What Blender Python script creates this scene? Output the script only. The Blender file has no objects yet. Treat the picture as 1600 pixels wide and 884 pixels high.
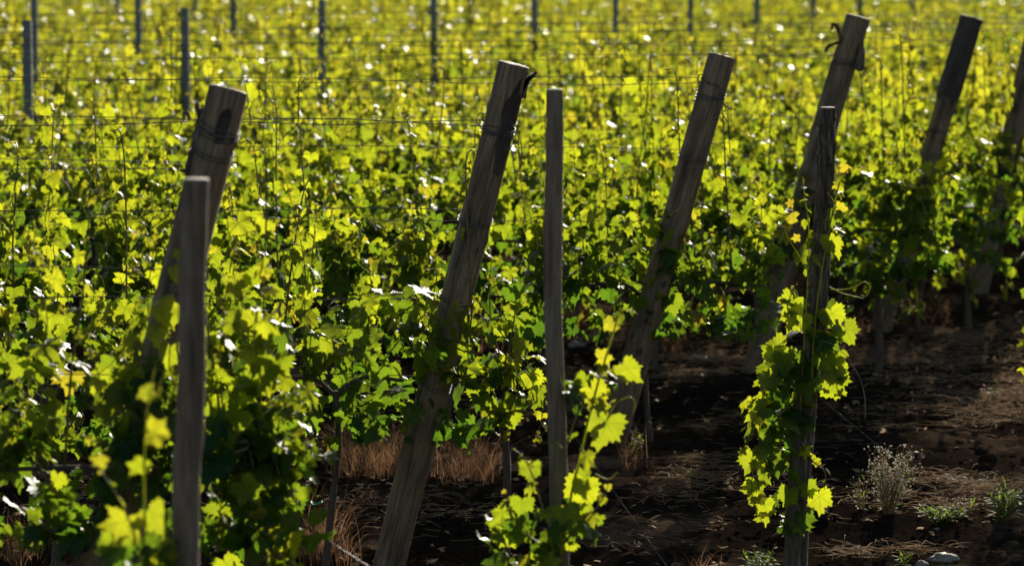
import bpy, math, random
import numpy as np
from mathutils import Vector, Matrix, noise as mn

R = math.radians
sc = bpy.context.scene
C = sc.collection

# ------------------------------------------------------------------ camera, sky, sun, exposure
CAM_H = 2.472
FPX = 5000.0                       # focal length in pixels of the 1600 px wide photograph
PITCH = math.atan(587.0 / FPX)
cam_d = bpy.data.cameras.new('camera')
cam = bpy.data.objects.new('camera', cam_d)
C.objects.link(cam)
cam.location = (0, 0, CAM_H)
cam.rotation_euler = (R(90) - PITCH, 0, 0)
cam_d.sensor_width = 36.0
cam_d.lens = FPX / 1600.0 * 36.0
cam_d.clip_start = 0.1
cam_d.clip_end = 3000
cam_d.dof.use_dof = True
cam_d.dof.focus_distance = 12.7
cam_d.dof.aperture_fstop = 2.9
cam_d.dof.aperture_blades = 7
sc.camera = cam

SUN_EL, SUN_AZ = R(18.5), R(13)      # azimuth: measured from straight ahead (+Y) towards the right (+X)
w = bpy.data.worlds.new('World')
sc.world = w
w.use_nodes = True
nt = w.node_tree
for n in list(nt.nodes):
    nt.nodes.remove(n)
sky = nt.nodes.new('ShaderNodeTexSky')
sky.sky_type = 'NISHITA'
sky.sun_disc = False
sky.sun_elevation = SUN_EL
sky.sun_rotation = SUN_AZ
bg = nt.nodes.new('ShaderNodeBackground')
bg.inputs['Strength'].default_value = 0.05
wo = nt.nodes.new('ShaderNodeOutputWorld')
nt.links.new(sky.outputs[0], bg.inputs[0])
nt.links.new(bg.outputs[0], wo.inputs[0])

sun_d = bpy.data.lights.new('sun', 'SUN')
sun_d.energy = 5.0
sun_d.angle = R(0.53)
sun_d.color = (1.0, 0.92, 0.76)
sun = bpy.data.objects.new('sun', sun_d)
C.objects.link(sun)
to_sun = Vector((math.sin(SUN_AZ) * math.cos(SUN_EL), math.cos(SUN_AZ) * math.cos(SUN_EL), math.sin(SUN_EL)))
sun.rotation_euler = to_sun.to_track_quat('Z', 'Y').to_euler()
sun.location = (5, 30, 20)

vs = sc.view_settings
vs.view_transform = 'Standard'
vs.look = 'None'
vs.gamma = 1.0
vs.use_curve_mapping = False
vs.exposure = 1.22

cy = sc.cycles
cy.max_bounces = 6
cy.diffuse_bounces = 3
cy.glossy_bounces = 2
cy.transmission_bounces = 4
cy.transparent_max_bounces = 4
cy.sample_clamp_indirect = 4.0
cy.caustics_reflective = False
cy.caustics_refractive = False
cy.use_denoising = True
cy.use_adaptive_sampling = True
cy.adaptive_threshold = 0.02

# ------------------------------------------------------------------ helpers
rng = np.random.default_rng(11)
cp, sp = math.cos(PITCH), math.sin(PITCH)


def ray(px, py):
    a = (px - 800.0) / FPX
    b = (442.0 - py) / FPX
    return Vector((a, cp + b * sp, -sp + b * cp))


def at(px, py, Y):
    """the world point seen at photograph pixel (px, py) standing Y metres ahead"""
    d = ray(px, py)
    return Vector((d.x * Y / d.y, Y, CAM_H + d.z * Y / d.y))


def on_ground(px, py):
    d = ray(px, py)
    t = -CAM_H / d.z
    return Vector((d.x * t, d.y * t, 0))


def gz(x, y):
    """height of the soil"""
    v = Vector((x, y, 0))
    h = 0.035 * mn.noise(v * 0.7) + 0.022 * mn.noise(v * 2.3 + Vector((5, 1, 0)))
    h += 0.016 * math.sin(y * 8.5 + 1.8 * mn.noise(v * 0.9)) * (0.5 + 0.5 * mn.noise(v * 0.5 + Vector((9, 9, 0))))
    return h


def gz_fine(x, y):
    v = Vector((x, y, 0))
    c = mn.noise(v * 7.0 + Vector((3, 7, 0)))
    d = mn.noise(v * 15.0 + Vector((1, 2, 0)))
    e = mn.noise(v * 3.1 + Vector((8, 2, 0)))
    return gz(x, y) + 0.022 * c * (0.6 + e) + 0.026 * abs(d) + 0.02 * abs(e) - 0.012


class MB:
    def __init__(self):
        self.v, self.f, self.m, self.a, self.uv, self.n = [], [], [], [], [], 0

    def add(self, v, f, mat=0, attr=None, uv=None):
        v = np.asarray(v, float)
        n = self.n
        self.v.append(v)
        for q in f:
            self.f.append(tuple(i + n for i in q))
        self.m.extend([mat] * len(f))
        self.a.append(np.tile(np.array(attr if attr is not None else (0.5, 0.0, 0.0, 1.0)), (len(v), 1)))
        self.uv.append(np.asarray(uv, float) if uv is not None else np.zeros((len(v), 2)))
        self.n += len(v)

    def build(self, name, mats, parent=None, smooth=True, loc=None, rot=None, attrs=False):
        me = bpy.data.meshes.new(name)
        vv = np.concatenate(self.v) if self.v else np.zeros((0, 3))
        me.from_pydata(vv.tolist(), [], self.f)
        if not isinstance(mats, (list, tuple)):
            mats = [mats]
        for m in mats:
            me.materials.append(m)
        if len(mats) > 1:
            me.polygons.foreach_set('material_index', np.array(self.m, dtype=np.int32))
        if smooth:
            me.polygons.foreach_set('use_smooth', np.ones(len(self.f), dtype=bool))
        if attrs:
            ca = me.attributes.new('tone', 'FLOAT_COLOR', 'POINT')
            ca.data.foreach_set('color', np.concatenate(self.a).astype(np.float32).ravel())
            ua = me.attributes.new('blade', 'FLOAT2', 'POINT')
            ua.data.foreach_set('vector', np.concatenate(self.uv).astype(np.float32).ravel())
        me.update()
        o = bpy.data.objects.new(name, me)
        C.objects.link(o)
        if parent is not None:
            o.parent = parent
        if loc is not None:
            o.location = loc
        if rot is not None:
            o.rotation_euler = rot
        return o


def tube(mb, pts, radii, sides=6, mat=0, caps=True, wob=0.0, attr=None):
    pts = [Vector(p) for p in pts]
    if not hasattr(radii, '__len__'):
        radii = [radii] * len(pts)
    n = len(pts)
    V, F = [], []
    up = None
    for i in range(n):
        t = (pts[min(i + 1, n - 1)] - pts[max(i - 1, 0)])
        if t.length < 1e-9:
            t = Vector((0, 0, 1))
        t.normalize()
        if up is None:
            up = Vector((0, 1, 0)) if abs(t.y) < 0.8 else Vector((1, 0, 0))
        a = t.cross(up)
        if a.length < 1e-6:
            a = t.cross(Vector((0.3, 0.5, 0.8)))
        a.normalize()
        b = a.cross(t).normalized()
        up = b
        for k in range(sides):
            an = 2 * math.pi * k / sides
            r = radii[i] * (1 + (wob * (rng.random() - .5) if wob else 0))
            V.append(pts[i] + a * (math.cos(an) * r) + b * (math.sin(an) * r))
    for i in range(n - 1):
        for k in range(sides):
            k2 = (k + 1) % sides
            F.append((i * sides + k, i * sides + k2, (i + 1) * sides + k2, (i + 1) * sides + k))
    if caps:
        F.append(tuple(range(sides - 1, -1, -1)))
        F.append(tuple((n - 1) * sides + k for k in range(sides)))
    mb.add([tuple(p) for p in V], F, mat, attr)


def spline(pts, n):
    """Catmull-Rom through pts, n points"""
    P = [Vector(p) for p in pts]
    P = [P[0] * 2 - P[1]] + P + [P[-1] * 2 - P[-2]]
    m = len(P) - 3
    out = []
    for i in range(n):
        u = i / (n - 1) * m
        k = min(int(u), m - 1)
        t = u - k
        a, b, c, d = P[k:k + 4]
        out.append(0.5 * ((2 * b) + (c - a) * t + (2 * a - 5 * b + 4 * c - d) * t * t + (3 * b - a - 3 * c + d) * t * t * t))
    return out


def props(o, label=None, cat=None, group=None, kind=None):
    if label: o['label'] = label
    if cat: o['category'] = cat
    if group: o['group'] = group
    if kind: o['kind'] = kind
    return o


def thing(name, label, cat, loc=(0, 0, 0), group=None, rot=None):
    o = bpy.data.objects.new(name, None)
    C.objects.link(o)
    o.location = loc
    if rot is not None:
        o.rotation_euler = rot
    o.empty_display_size = 0.1
    return props(o, label, cat, group)


def copy_tree(o, parent=None):
    c = o.copy()
    C.objects.link(c)
    c.parent = parent
    for ch in KIDS.get(o.name, []):
        copy_tree_part(ch, c)
    return c


def copy_tree_part(o, parent):
    c = o.copy()
    C.objects.link(c)
    c.parent = parent
    for ch in KIDS.get(o.name, []):
        copy_tree_part(ch, c)


KIDS = {}

# ------------------------------------------------------------------ materials


def mat_base(name):
    m = bpy.data.materials.new(name)
    m.use_nodes = True
    t = m.node_tree
    b = t.nodes['Principled BSDF']
    return m, t, b


def N(t, kind, **kw):
    n = t.nodes.new(kind)
    for k, v in kw.items():
        if k in n.inputs:
            n.inputs[k].default_value = v
        else:
            setattr(n, k, v)
    return n


def ramp(t, src, stops):
    r = t.nodes.new('ShaderNodeValToRGB')
    e = r.color_ramp.elements
    while len(e) < len(stops):
        e.new(0.5)
    for i, (p, c) in enumerate(stops):
        e[i].position = p
        e[i].color = (*c, 1)
    t.links.new(src, r.inputs[0])
    return r


def math_n(t, op, a, b=None, c=None):
    n = t.nodes.new('ShaderNodeMath')
    n.operation = op
    for i, x in enumerate((a, b, c)):
        if x is None:
            continue
        if isinstance(x, (int, float)):
            n.inputs[i].default_value = x
        else:
            t.links.new(x, n.inputs[i])
    return n.outputs[0]


def noise_tex(t, scale, detail=4, rough=0.6, vec=None, stretch=None, coord='Object'):
    n = t.nodes.new('ShaderNodeTexNoise')
    n.inputs['Scale'].default_value = scale
    n.inputs['Detail'].default_value = detail
    n.inputs['Roughness'].default_value = rough
    tc = t.nodes.new('ShaderNodeTexCoord')
    if stretch:
        mp = t.nodes.new('ShaderNodeMapping')
        mp.inputs['Scale'].default_value = stretch
        t.links.new(tc.outputs[coord], mp.inputs[0])
        t.links.new(mp.outputs[0], n.inputs['Vector'])
    else:
        t.links.new(tc.outputs[coord], n.inputs['Vector'])
    return n


def bump(t, b, h, strength=0.5, dist=0.01):
    bp = t.nodes.new('ShaderNodeBump')
    bp.inputs['Strength'].default_value = strength
    bp.inputs['Distance'].default_value = dist
    t.links.new(h, bp.inputs['Height'])
    t.links.new(bp.outputs[0], b.inputs['Normal'])
    return bp


def make_leaf_mat(name, veins=True, young=(0.66, 0.50, 0.03), trans=((0.12, 0.25, 0.012), (0.61, 0.65, 0.018)),
                  diff=((0.010, 0.040, 0.008), (0.030, 0.065, 0.010)), gloss=0.47, tfac=0.40):
    m, t, b = mat_base(name)
    at_ = N(t, 'ShaderNodeAttribute', attribute_name='tone')
    sep = t.nodes.new('ShaderNodeSeparateColor')
    t.links.new(at_.outputs['Color'], sep.inputs[0])
    rnd, age = sep.outputs[0], sep.outputs[1]
    tr = ramp(t, rnd, [(0.0, trans[0]), (1.0, trans[1])])
    df = ramp(t, rnd, [(0.0, diff[0]), (1.0, diff[1])])
    mixa = N(t, 'ShaderNodeMix', data_type='RGBA')
    t.links.new(age, mixa.inputs['Factor'])
    t.links.new(tr.outputs[0], mixa.inputs['A'])
    mixa.inputs['B'].default_value = (*young, 1)
    mixd = N(t, 'ShaderNodeMix', data_type='RGBA')
    t.links.new(age, mixd.inputs['Factor'])
    t.links.new(df.outputs[0], mixd.inputs['A'])
    mixd.inputs['B'].default_value = (0.16, 0.11, 0.03, 1)
    tcol = mixa.outputs['Result']
    h = noise_tex(t, 70, 3)
    if veins:
        ub = N(t, 'ShaderNodeAttribute', attribute_name='blade')
        sx = t.nodes.new('ShaderNodeSeparateXYZ')
        t.links.new(ub.outputs['Vector'], sx.inputs[0])
        ax = math_n(t, 'ABSOLUTE', sx.outputs[0])
        yy = sx.outputs[1]
        mask = None
        rad = math_n(t, 'SQRT', math_n(t, 'ADD', math_n(t, 'MULTIPLY', ax, ax), math_n(t, 'MULTIPLY', yy, yy)))
        for deg in (0, 52, 108):
            s, c = math.sin(R(deg)), math.cos(R(deg))
            cross = math_n(t, 'ABSOLUTE', math_n(t, 'SUBTRACT', math_n(t, 'MULTIPLY', ax, c), math_n(t, 'MULTIPLY', yy, s)))
            dot = math_n(t, 'ADD', math_n(t, 'MULTIPLY', ax, s), math_n(t, 'MULTIPLY', yy, c))
            d = math_n(t, 'ADD', cross, math_n(t, 'MULTIPLY', math_n(t, 'LESS_THAN', dot, 0.0), 1.0))
            # side veins: chevrons along each main vein
            chev = math_n(t, 'PINGPONG', math_n(t, 'SUBTRACT', dot, math_n(t, 'MULTIPLY', cross, 0.9)), 0.085)
            chev = math_n(t, 'ADD', chev, math_n(t, 'MULTIPLY', math_n(t, 'GREATER_THAN', cross, 0.30), 1.0))
            side = math_n(t, 'MULTIPLY', math_n(t, 'LESS_THAN', chev, 0.009), 0.45)
            main = math_n(t, 'LESS_THAN', d, math_n(t, 'SUBTRACT', 0.026, math_n(t, 'MULTIPLY', rad, 0.016)))
            mk = math_n(t, 'MAXIMUM', main, side)
            mask = mk if mask is None else math_n(t, 'MAXIMUM', mask, mk)
        mv = N(t, 'ShaderNodeMix', data_type='RGBA')
        t.links.new(math_n(t, 'MULTIPLY', mask, 0.55), mv.inputs['Factor'])
        t.links.new(tcol, mv.inputs['A'])
        mv.inputs['B'].default_value = (0.20, 0.30, 0.01, 1)
        tcol = mv.outputs['Result']
        hh = math_n(t, 'SUBTRACT', h.outputs[0], math_n(t, 'MULTIPLY', mask, 0.8))
        bump(t, b, hh, 0.8, 0.003)
    else:
        bump(t, b, h.outputs[0], 0.7, 0.003)
    # blotchy thickness of the blade
    bl = noise_tex(t, 22, 2)
    vm = N(t, 'ShaderNodeMix', data_type='RGBA', blend_type='MULTIPLY')
    vm.inputs['Factor'].default_value = 1.0
    t.links.new(tcol, vm.inputs['A'])
    br = ramp(t, bl.outputs[0], [(0.3, (0.82, 0.84, 0.9)), (0.7, (1, 1, 1))])
    t.links.new(br.outputs[0], vm.inputs['B'])
    t.links.new(mixd.outputs['Result'], b.inputs['Base Color'])
    b.inputs['Roughness'].default_value = gloss
    b.inputs['Specular IOR Level'].default_value = 0.19
    tl = t.nodes.new('ShaderNodeBsdfTranslucent')
    t.links.new(vm.outputs['Result'], tl.inputs[0])
    mx = t.nodes.new('ShaderNodeMixShader')
    mx.inputs[0].default_value = tfac
    t.links.new(b.outputs[0], mx.inputs[1])
    t.links.new(tl.outputs[0], mx.inputs[2])
    t.links.new(mx.outputs[0], t.nodes['Material Output'].inputs[0])
    return m


M_leaf = make_leaf_mat('vine_leaf')
M_leaf_far = make_leaf_mat('vine_leaf_far', veins=False, gloss=0.42, trans=((0.15, 0.29, 0.018), (0.64, 0.62, 0.028)))
M_weed = make_leaf_mat('weed_leaf', veins=False, trans=((0.22, 0.36, 0.02), (0.36, 0.48, 0.04)), gloss=0.7)


def simple(name, stops, scale=20, rough=0.8, stretch=None, bstr=0.5, bdist=0.004, metal=0.0, trans=0.0, detail=5, spec=0.3):
    m, t, b = mat_base(name)
    n = noise_tex(t, scale, detail, 0.65, stretch=stretch)
    r = ramp(t, n.outputs[0], stops)
    t.links.new(r.outputs[0], b.inputs['Base Color'])
    b.inputs['Roughness'].default_value = rough
    b.inputs['Metallic'].default_value = metal
    b.inputs['Specular IOR Level'].default_value = spec
    if bstr:
        bump(t, b, n.outputs[0], bstr, bdist)
    if trans:
        tl = t.nodes.new('ShaderNodeBsdfTranslucent')
        t.links.new(r.outputs[0], tl.inputs[0])
        mx = t.nodes.new('ShaderNodeMixShader')
        mx.inputs[0].default_value = trans
        t.links.new(b.outputs[0], mx.inputs[1])
        t.links.new(tl.outputs[0], mx.inputs[2])
        t.links.new(mx.outputs[0], t.nodes['Material Output'].inputs[0])
    return m


def make_wood(name, c0, c1, c2, crack=0.55):
    m, t, b = mat_base(name)
    fine = noise_tex(t, 26, 8, 0.72, stretch=(6, 6, 0.22))
    mid = noise_tex(t, 7, 5, 0.6, stretch=(4, 4, 0.5))
    blot = noise_tex(t, 4, 5, 0.65, stretch=(2.0, 2.0, 0.8))
    both = math_n(t, 'ADD', math_n(t, 'MULTIPLY', fine.outputs[0], 0.6), math_n(t, 'MULTIPLY', mid.outputs[0], 0.4))
    r = ramp(t, both, [(0.38, c0), (0.50, c1), (0.62, c2)])
    rb = ramp(t, blot.outputs[0], [(0.30, (0.40, 0.36, 0.32)), (0.52, (1, 1, 1)), (0.75, (1.12, 1.1, 1.06))])
    mx = N(t, 'ShaderNodeMix', data_type='RGBA', blend_type='MULTIPLY')
    mx.inputs['Factor'].default_value = 1
    t.links.new(r.outputs[0], mx.inputs['A'])
    t.links.new(rb.outputs[0], mx.inputs['B'])
    # a few long drying cracks that come and go
    ck = noise_tex(t, 2.6, 2, 0.4, stretch=(5.5, 5.5, 0.22))
    gate = noise_tex(t, 3.0, 2, 0.5, stretch=(1, 1, 0.7))
    line = math_n(t, 'ABSOLUTE', math_n(t, 'SUBTRACT', ck.outputs[0], 0.5))
    line = math_n(t, 'ADD', line, math_n(t, 'MULTIPLY', math_n(t, 'GREATER_THAN', 0.47, gate.outputs[0]), 0.05))
    cm = ramp(t, line, [(0.0, (0.10, 0.085, 0.075)), (0.0085, (1, 1, 1))])
    mc = N(t, 'ShaderNodeMix', data_type='RGBA', blend_type='MULTIPLY')
    mc.inputs['Factor'].default_value = crack
    t.links.new(mx.outputs['Result'], mc.inputs['A'])
    t.links.new(cm.outputs[0], mc.inputs['B'])
    # rotten or barked places, from the mesh
    at_ = N(t, 'ShaderNodeAttribute', attribute_name='tone')
    sep = t.nodes.new('ShaderNodeSeparateColor')
    t.links.new(at_.outputs['Color'], sep.inputs[0])
    rot = N(t, 'ShaderNodeMix', data_type='RGBA')
    jag = math_n(t, 'ADD', sep.outputs[1], math_n(t, 'MULTIPLY', math_n(t, 'SUBTRACT', mid.outputs[0], 0.5), 0.9))
    rm = ramp(t, math_n(t, 'MULTIPLY', jag, math_n(t, 'GREATER_THAN', sep.outputs[1], 0.02)), [(0.38, (0, 0, 0)), (0.52, (1, 1, 1))])
    t.links.new(rm.outputs[0], rot.inputs['Factor'])
    t.links.new(mc.outputs['Result'], rot.inputs['A'])
    dk = ramp(t, mid.outputs[0], [(0.3, (0.020, 0.015, 0.011)), (0.7, (0.075, 0.055, 0.042))])
    t.links.new(dk.outputs[0], rot.inputs['B'])
    t.links.new(rot.outputs['Result'], b.inputs['Base Color'])
    b.inputs['Roughness'].default_value = 0.8
    hs = math_n(t, 'ADD', both, cm.outputs[0])
    bump(t, b, hs, 0.85, 0.006)
    return m


M_wood = make_wood('weathered_wood', (0.058, 0.037, 0.021), (0.170, 0.114, 0.064), (0.32, 0.225, 0.135))
M_stake = make_wood('stake_wood', (0.070, 0.048, 0.031), (0.165, 0.117, 0.076), (0.27, 0.20, 0.138), crack=0.3)
M_cut = simple('cut_wood', [(0.3, (0.30, 0.24, 0.18)), (0.7, (0.52, 0.45, 0.36))], 40, 0.85)
M_bark = simple('post_bark', [(0.32, (0.020, 0.014, 0.010)), (0.5, (0.085, 0.062, 0.045)), (0.66, (0.23, 0.18, 0.14))], 18, 0.9, stretch=(4, 4, 0.5), bstr=0.9, bdist=0.012)
M_hollow = simple('rotten_hollow', [(0.3, (0.018, 0.013, 0.010)), (0.7, (0.06, 0.045, 0.035))], 30, 0.9, stretch=(3, 3, 0.5))
M_trunk = simple('vine_bark', [(0.3, (0.045, 0.034, 0.026)), (0.7, (0.14, 0.105, 0.08))], 30, 0.9, stretch=(4, 4, 0.6), bstr=0.9, bdist=0.006)
M_shoot = simple('green_shoot', [(0.3, (0.10, 0.10, 0.03)), (0.7, (0.17, 0.13, 0.05))], 12, 0.5, bstr=0)
M_tendril = simple('tendril_green', [(0.3, (0.34, 0.40, 0.05)), (0.7, (0.46, 0.42, 0.07))], 12, 0.5, bstr=0, trans=0.55)
M_drytendril = simple('dry_tendril', [(0.3, (0.10, 0.07, 0.05)), (0.7, (0.26, 0.18, 0.12))], 30, 0.7, bstr=0)
M_wire = simple('old_wire', [(0.35, (0.06, 0.05, 0.045)), (0.7, (0.16, 0.15, 0.14))], 60, 0.6, metal=0.5, bstr=0.2, bdist=0.001)
M_steel = simple('steel_post', [(0.35, (0.11, 0.13, 0.13)), (0.7, (0.18, 0.205, 0.205))], 18, 0.5, metal=0.55, bstr=0.15, bdist=0.001)
M_straw = simple('straw', [(0.3, (0.18, 0.11, 0.058)), (0.7, (0.52, 0.36, 0.21))], 9, 0.9, bstr=0, trans=0.3, spec=0.05)
M_russet = simple('russet_grass', [(0.3, (0.13, 0.065, 0.036)), (0.7, (0.30, 0.165, 0.085))], 5, 0.9, bstr=0, trans=0.45, spec=0.05)
M_white = simple('white_flower', [(0.3, (0.70, 0.66, 0.50)), (0.7, (0.82, 0.80, 0.68))], 40, 0.7, bstr=0, trans=0.4)
M_pink = simple('pink_flower', [(0.3, (0.5, 0.10, 0.28)), (0.7, (0.65, 0.2, 0.4))], 40, 0.7, bstr=0, trans=0.4)
M_stone = simple('pale_stone', [(0.3, (0.12, 0.11, 0.095)), (0.7, (0.27, 0.25, 0.22))], 14, 0.85)
M_tie = simple('green_tie', [(0.3, (0.01, 0.20, 0.11)), (0.7, (0.02, 0.30, 0.17))], 20, 0.5, bstr=0)


def make_soil():
    m, t, b = mat_base('dark_soil')
    n1 = noise_tex(t, 1.1, 5, 0.6)
    n2 = noise_tex(t, 38, 6, 0.7)
    r = ramp(t, n1.outputs[0], [(0.34, (0.014, 0.0105, 0.0080)), (0.54, (0.034, 0.0240, 0.0168)), (0.68, (0.17, 0.112, 0.070))])
    r2 = ramp(t, n2.outputs[0], [(0.3, (0.55, 0.55, 0.55)), (0.7, (1.25, 1.2, 1.15))])
    mx = N(t, 'ShaderNodeMix', data_type='RGBA', blend_type='MULTIPLY')
    mx.inputs['Factor'].default_value = 1
    t.links.new(r.outputs[0], mx.inputs['A'])
    t.links.new(r2.outputs[0], mx.inputs['B'])
    t.links.new(mx.outputs['Result'], b.inputs['Base Color'])
    df = t.nodes.new('ShaderNodeBsdfDiffuse')
    t.links.new(mx.outputs['Result'], df.inputs['Color'])
    df.inputs['Roughness'].default_value = 0.6
    t.links.new(df.outputs[0], t.nodes['Material Output'].inputs[0])
    b = df
    n3 = noise_tex(t, 90, 4, 0.7)
    hs = math_n(t, 'ADD', n2.outputs[0], math_n(t, 'MULTIPLY', n3.outputs[0], 0.5))
    bump(t, b, hs, 0.9, 0.02)
    return m


M_soil = make_soil()

# ------------------------------------------------------------------ ground: one sheet, fine in front, out to the horizon


def axis(parts):
    out = []
    for a, b, s in parts:
        out += list(np.arange(a, b, s))
    return np.array(out + [parts[-1][1]])


gx = axis([(-900, -100, 200), (-100, -20, 20), (-20, -6, 2), (-6, -3, 0.3), (-3, 5, 0.04), (5, 9, 0.3), (9, 21, 2), (21, 101, 20), (101, 900, 200)])
gy = axis([(-300, -20, 70), (-20, 4, 3), (4, 7, 0.5), (7, 10, 0.12), (10, 19, 0.045), (19, 26, 0.25), (26, 60, 2), (60, 200, 20), (200, 1800, 200)])
GV = []
for y in gy:
    for x in gx:
        fine = -3.4 < x < 5.4 and 6.9 < y < 20
        GV.append((x, y, gz_fine(x, y) if fine else (gz(x, y) if -25 < x < 25 and 0 < y < 60 else 0.0)))
nx = len(gx)
GF = [(j * nx + i, j * nx + i + 1, (j + 1) * nx + i + 1, (j + 1) * nx + i) for j in range(len(gy) - 1) for i in range(nx - 1)]
mb = MB()
mb.add(GV, GF)
props(mb.build('ground', M_soil), kind='structure')

# ------------------------------------------------------------------ vine leaves


def leaf_radius(phi, P=(0.86, 0.74, 0.66, 1.0)):
    """outline of a five-lobed vine leaf seen from the stalk; phi = 0 along the middle lobe"""
    a = abs(phi)
    lob = 0
    for c, h, wd in ((0, 1.0, 33), (56, P[0], 30), (112, P[1], 33)):
        d = (math.degrees(a) - c) / (wd * P[3])
        lob = max(lob, h * math.exp(-0.66 * abs(d) ** 1.35))
    base = P[2]
    r = max(lob, base if math.degrees(a) < 140 else 0)
    dg = math.degrees(a)
    if dg > 140:
        r = max(lob * (1 - (dg - 140) / 40 * 0.5), 0.62 * (1 - (dg - 140) / 40 * 0.72))
    return r


def make_leaf(nseg, rings, teeth, seed):
    r_ = random.Random(seed)
    V, UV, F = [(0, 0, 0)], [(0, 0)], []
    P = (r_.uniform(.74, .95), r_.uniform(.62, .84), r_.uniform(.52, .74), r_.uniform(.85, 1.25))
    curl = r_.uniform(0.05, 0.50)
    fold = r_.uniform(-0.10, 0.34)
    wav = r_.uniform(0.04, 0.11)
    ph = r_.uniform(0, 6)
    asym = r_.uniform(-0.08, 0.08)
    for k in range(1, rings + 1):
        f = k / rings
        for i in range(nseg):
            phi = -math.pi + 2 * math.pi * (i + 0.5) / nseg
            r = leaf_radius(phi, P) * (1 + asym * math.sin(phi))
            if k == rings and teeth:
                r *= 1 + (0.12 if i % 2 else -0.07) * (1 if abs(phi) < 2.6 else 0.3) + r_.uniform(-0.03, 0.03)
            rr = r * f
            x, y = math.sin(phi) * rr, math.cos(phi) * rr
            z = -curl * rr * rr * (1.0 if y > 0 else 0.5) + fold * abs(x) + wav * math.sin(phi * 5 + ph) * rr * f
            V.append((x, y, z))
            UV.append((x, y))
    for i in range(nseg - 1):
        F.append((0, 1 + i, 2 + i))
    for k in range(rings - 1):
        a, b = 1 + k * nseg, 1 + (k + 1) * nseg
        for i in range(nseg - 1):
            F.append((a + i, b + i, b + i + 1, a + i + 1))
    return np.array(V, float), np.array(UV, float), F


LEAF_HI = [make_leaf(40, 3, True, s) for s in range(16)]
LEAF_MID = [make_leaf(30, 2, True, s + 50) for s in range(8)]
LEAF_LO = [make_leaf(22, 1, True, s + 80) for s in range(8)]


def put_leaf(mb, kit, pos, tip, nrm, size, tone, age, r_):
    V, UV, F = kit[r_.randrange(len(kit))]
    y = Vector(tip).normalized()
    z = Vector(nrm)
    z = z - y * z.dot(y)
    if z.length < 1e-4:
        z = Vector((0.3, 0.2, 1)) - y * y.z
    z.normalize()
    x = y.cross(z)
    s = size / 1.55
    M = np.array([[x.x, y.x, z.x], [x.y, y.y, z.y], [x.z, y.z, z.z]]) * s
    W = V.copy()
    W[:, 0] *= r_.uniform(0.78, 1.15)
    W[:, 2] *= r_.uniform(0.5, 1.7)
    mb.add(W @ M.T + np.array(pos), F, 0, (tone, age, 0, 1), UV)


def tone_at(z, r_):
    """younger, thinner, yellower leaves towards the top of the trellis"""
    return min(1, max(0, 0.05 + 0.98 * (z - 0.57) / 0.75 + r_.gauss(0, 0.22)))


def leaf_dirs(r_, side=None):
    """direction of the stalk, of the leaf tip and of the upper face"""
    if side is None:
        side = Vector((r_.gauss(0, 0.75), r_.choice((-1, 1)) * r_.uniform(0.25, 1), 0))
    d = side.normalized()
    tip = d * r_.uniform(0.15, 1.0) + Vector((0, 0, -r_.uniform(0.1, 1.2))) + Vector((r_.gauss(0, .35), r_.gauss(0, .25), 0))
    nrm = d * r_.uniform(0.3, 1.0) + Vector((0, 0, r_.uniform(0.2, 1.0))) + Vector((r_.gauss(0, .3), r_.gauss(0, .3), 0))
    return d, tip, nrm


def tendril(mb, p, d, length, r_, rad=0.0011, turns=None, mat=1):
    d = Vector(d).normalized()
    up = Vector((0, 0, 1))
    sidev = d.cross(up)
    if sidev.length < 1e-3:
        sidev = Vector((1, 0, 0))
    sidev.normalize()
    nrm = sidev.cross(d)
    turns = turns if turns is not None else r_.uniform(0.3, 1.6)
    pts = []
    cur = Vector(p)
    ang = r_.uniform(-0.5, 0.5)
    n = 18
    for i in range(n):
        pts.append(cur.copy())
        u = i / n
        ang += turns * 2 * math.pi * (u ** 1.8) * 2.8 / n
        cur = cur + (d * math.cos(ang) + nrm * math.sin(ang) + sidev * 0.2 * math.sin(u * 5)) * (length / n)
    tube(mb, pts, [rad * (1.1 - 0.6 * i / n) for i in range(n)], 4, mat)


def grow_leaves(fb, tb, pts, kit, r_, lsize=(0.075, 0.125), first=0.0, step=0.062, tip_len=0.18, skip=0.05, sides=None, petioles=True, young=1.0, tone=None):
    """leaves at the nodes of a shoot; small and bronze towards the tip"""
    L = [0]
    for a, b in zip(pts, pts[1:]):
        L.append(L[-1] + (b - a).length)
    tot = L[-1]
    s = first + r_.uniform(0, step)
    flip = r_.choice((-1, 1))
    base_side = r_.uniform(-0.5, 0.5)
    while s < tot:
        k = max(i for i in range(len(L)) if L[i] <= s)
        k = min(k, len(pts) - 2)
        p = pts[k].lerp(pts[k + 1], (s - L[k]) / max(1e-6, L[k + 1] - L[k]))
        left = tot - s
        u = min(1, left / tip_len)
        size = r_.uniform(*lsize) * (0.24 + 0.76 * u) * (0.55 if r_.random() < 0.13 else 1)
        age = max(0, 1 - u) * young * r_.uniform(0.1, .8)
        if r_.random() > skip:
            sd = Vector((flip * r_.uniform(0.0, 0.9) + base_side, r_.choice((-1, 1)) * r_.uniform(0.2, 1), 0)) if sides is None else sides(flip)
            d, tip, nrm = leaf_dirs(r_, sd)
            pet = (d * r_.uniform(0.3, 0.75) + Vector((0, 0, r_.uniform(-0.1, 0.45)))) * size * r_.uniform(0.5, 1.0)
            q = p + pet
            if petioles:
                tube(tb, [p, p.lerp(q, 0.5) + Vector((0, 0, 0.006)), q], [0.0013, 0.0011, 0.001], 3, 0, caps=False)
            put_leaf(fb, kit, q, tip, nrm, size, tone_at(q.z, r_) if tone is None else min(1, max(0, r_.gauss(tone, .25))), age, r_)
        flip = -flip
        s += step * (0.35 + 0.65 * u) * r_.uniform(0.75, 1.3)


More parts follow.
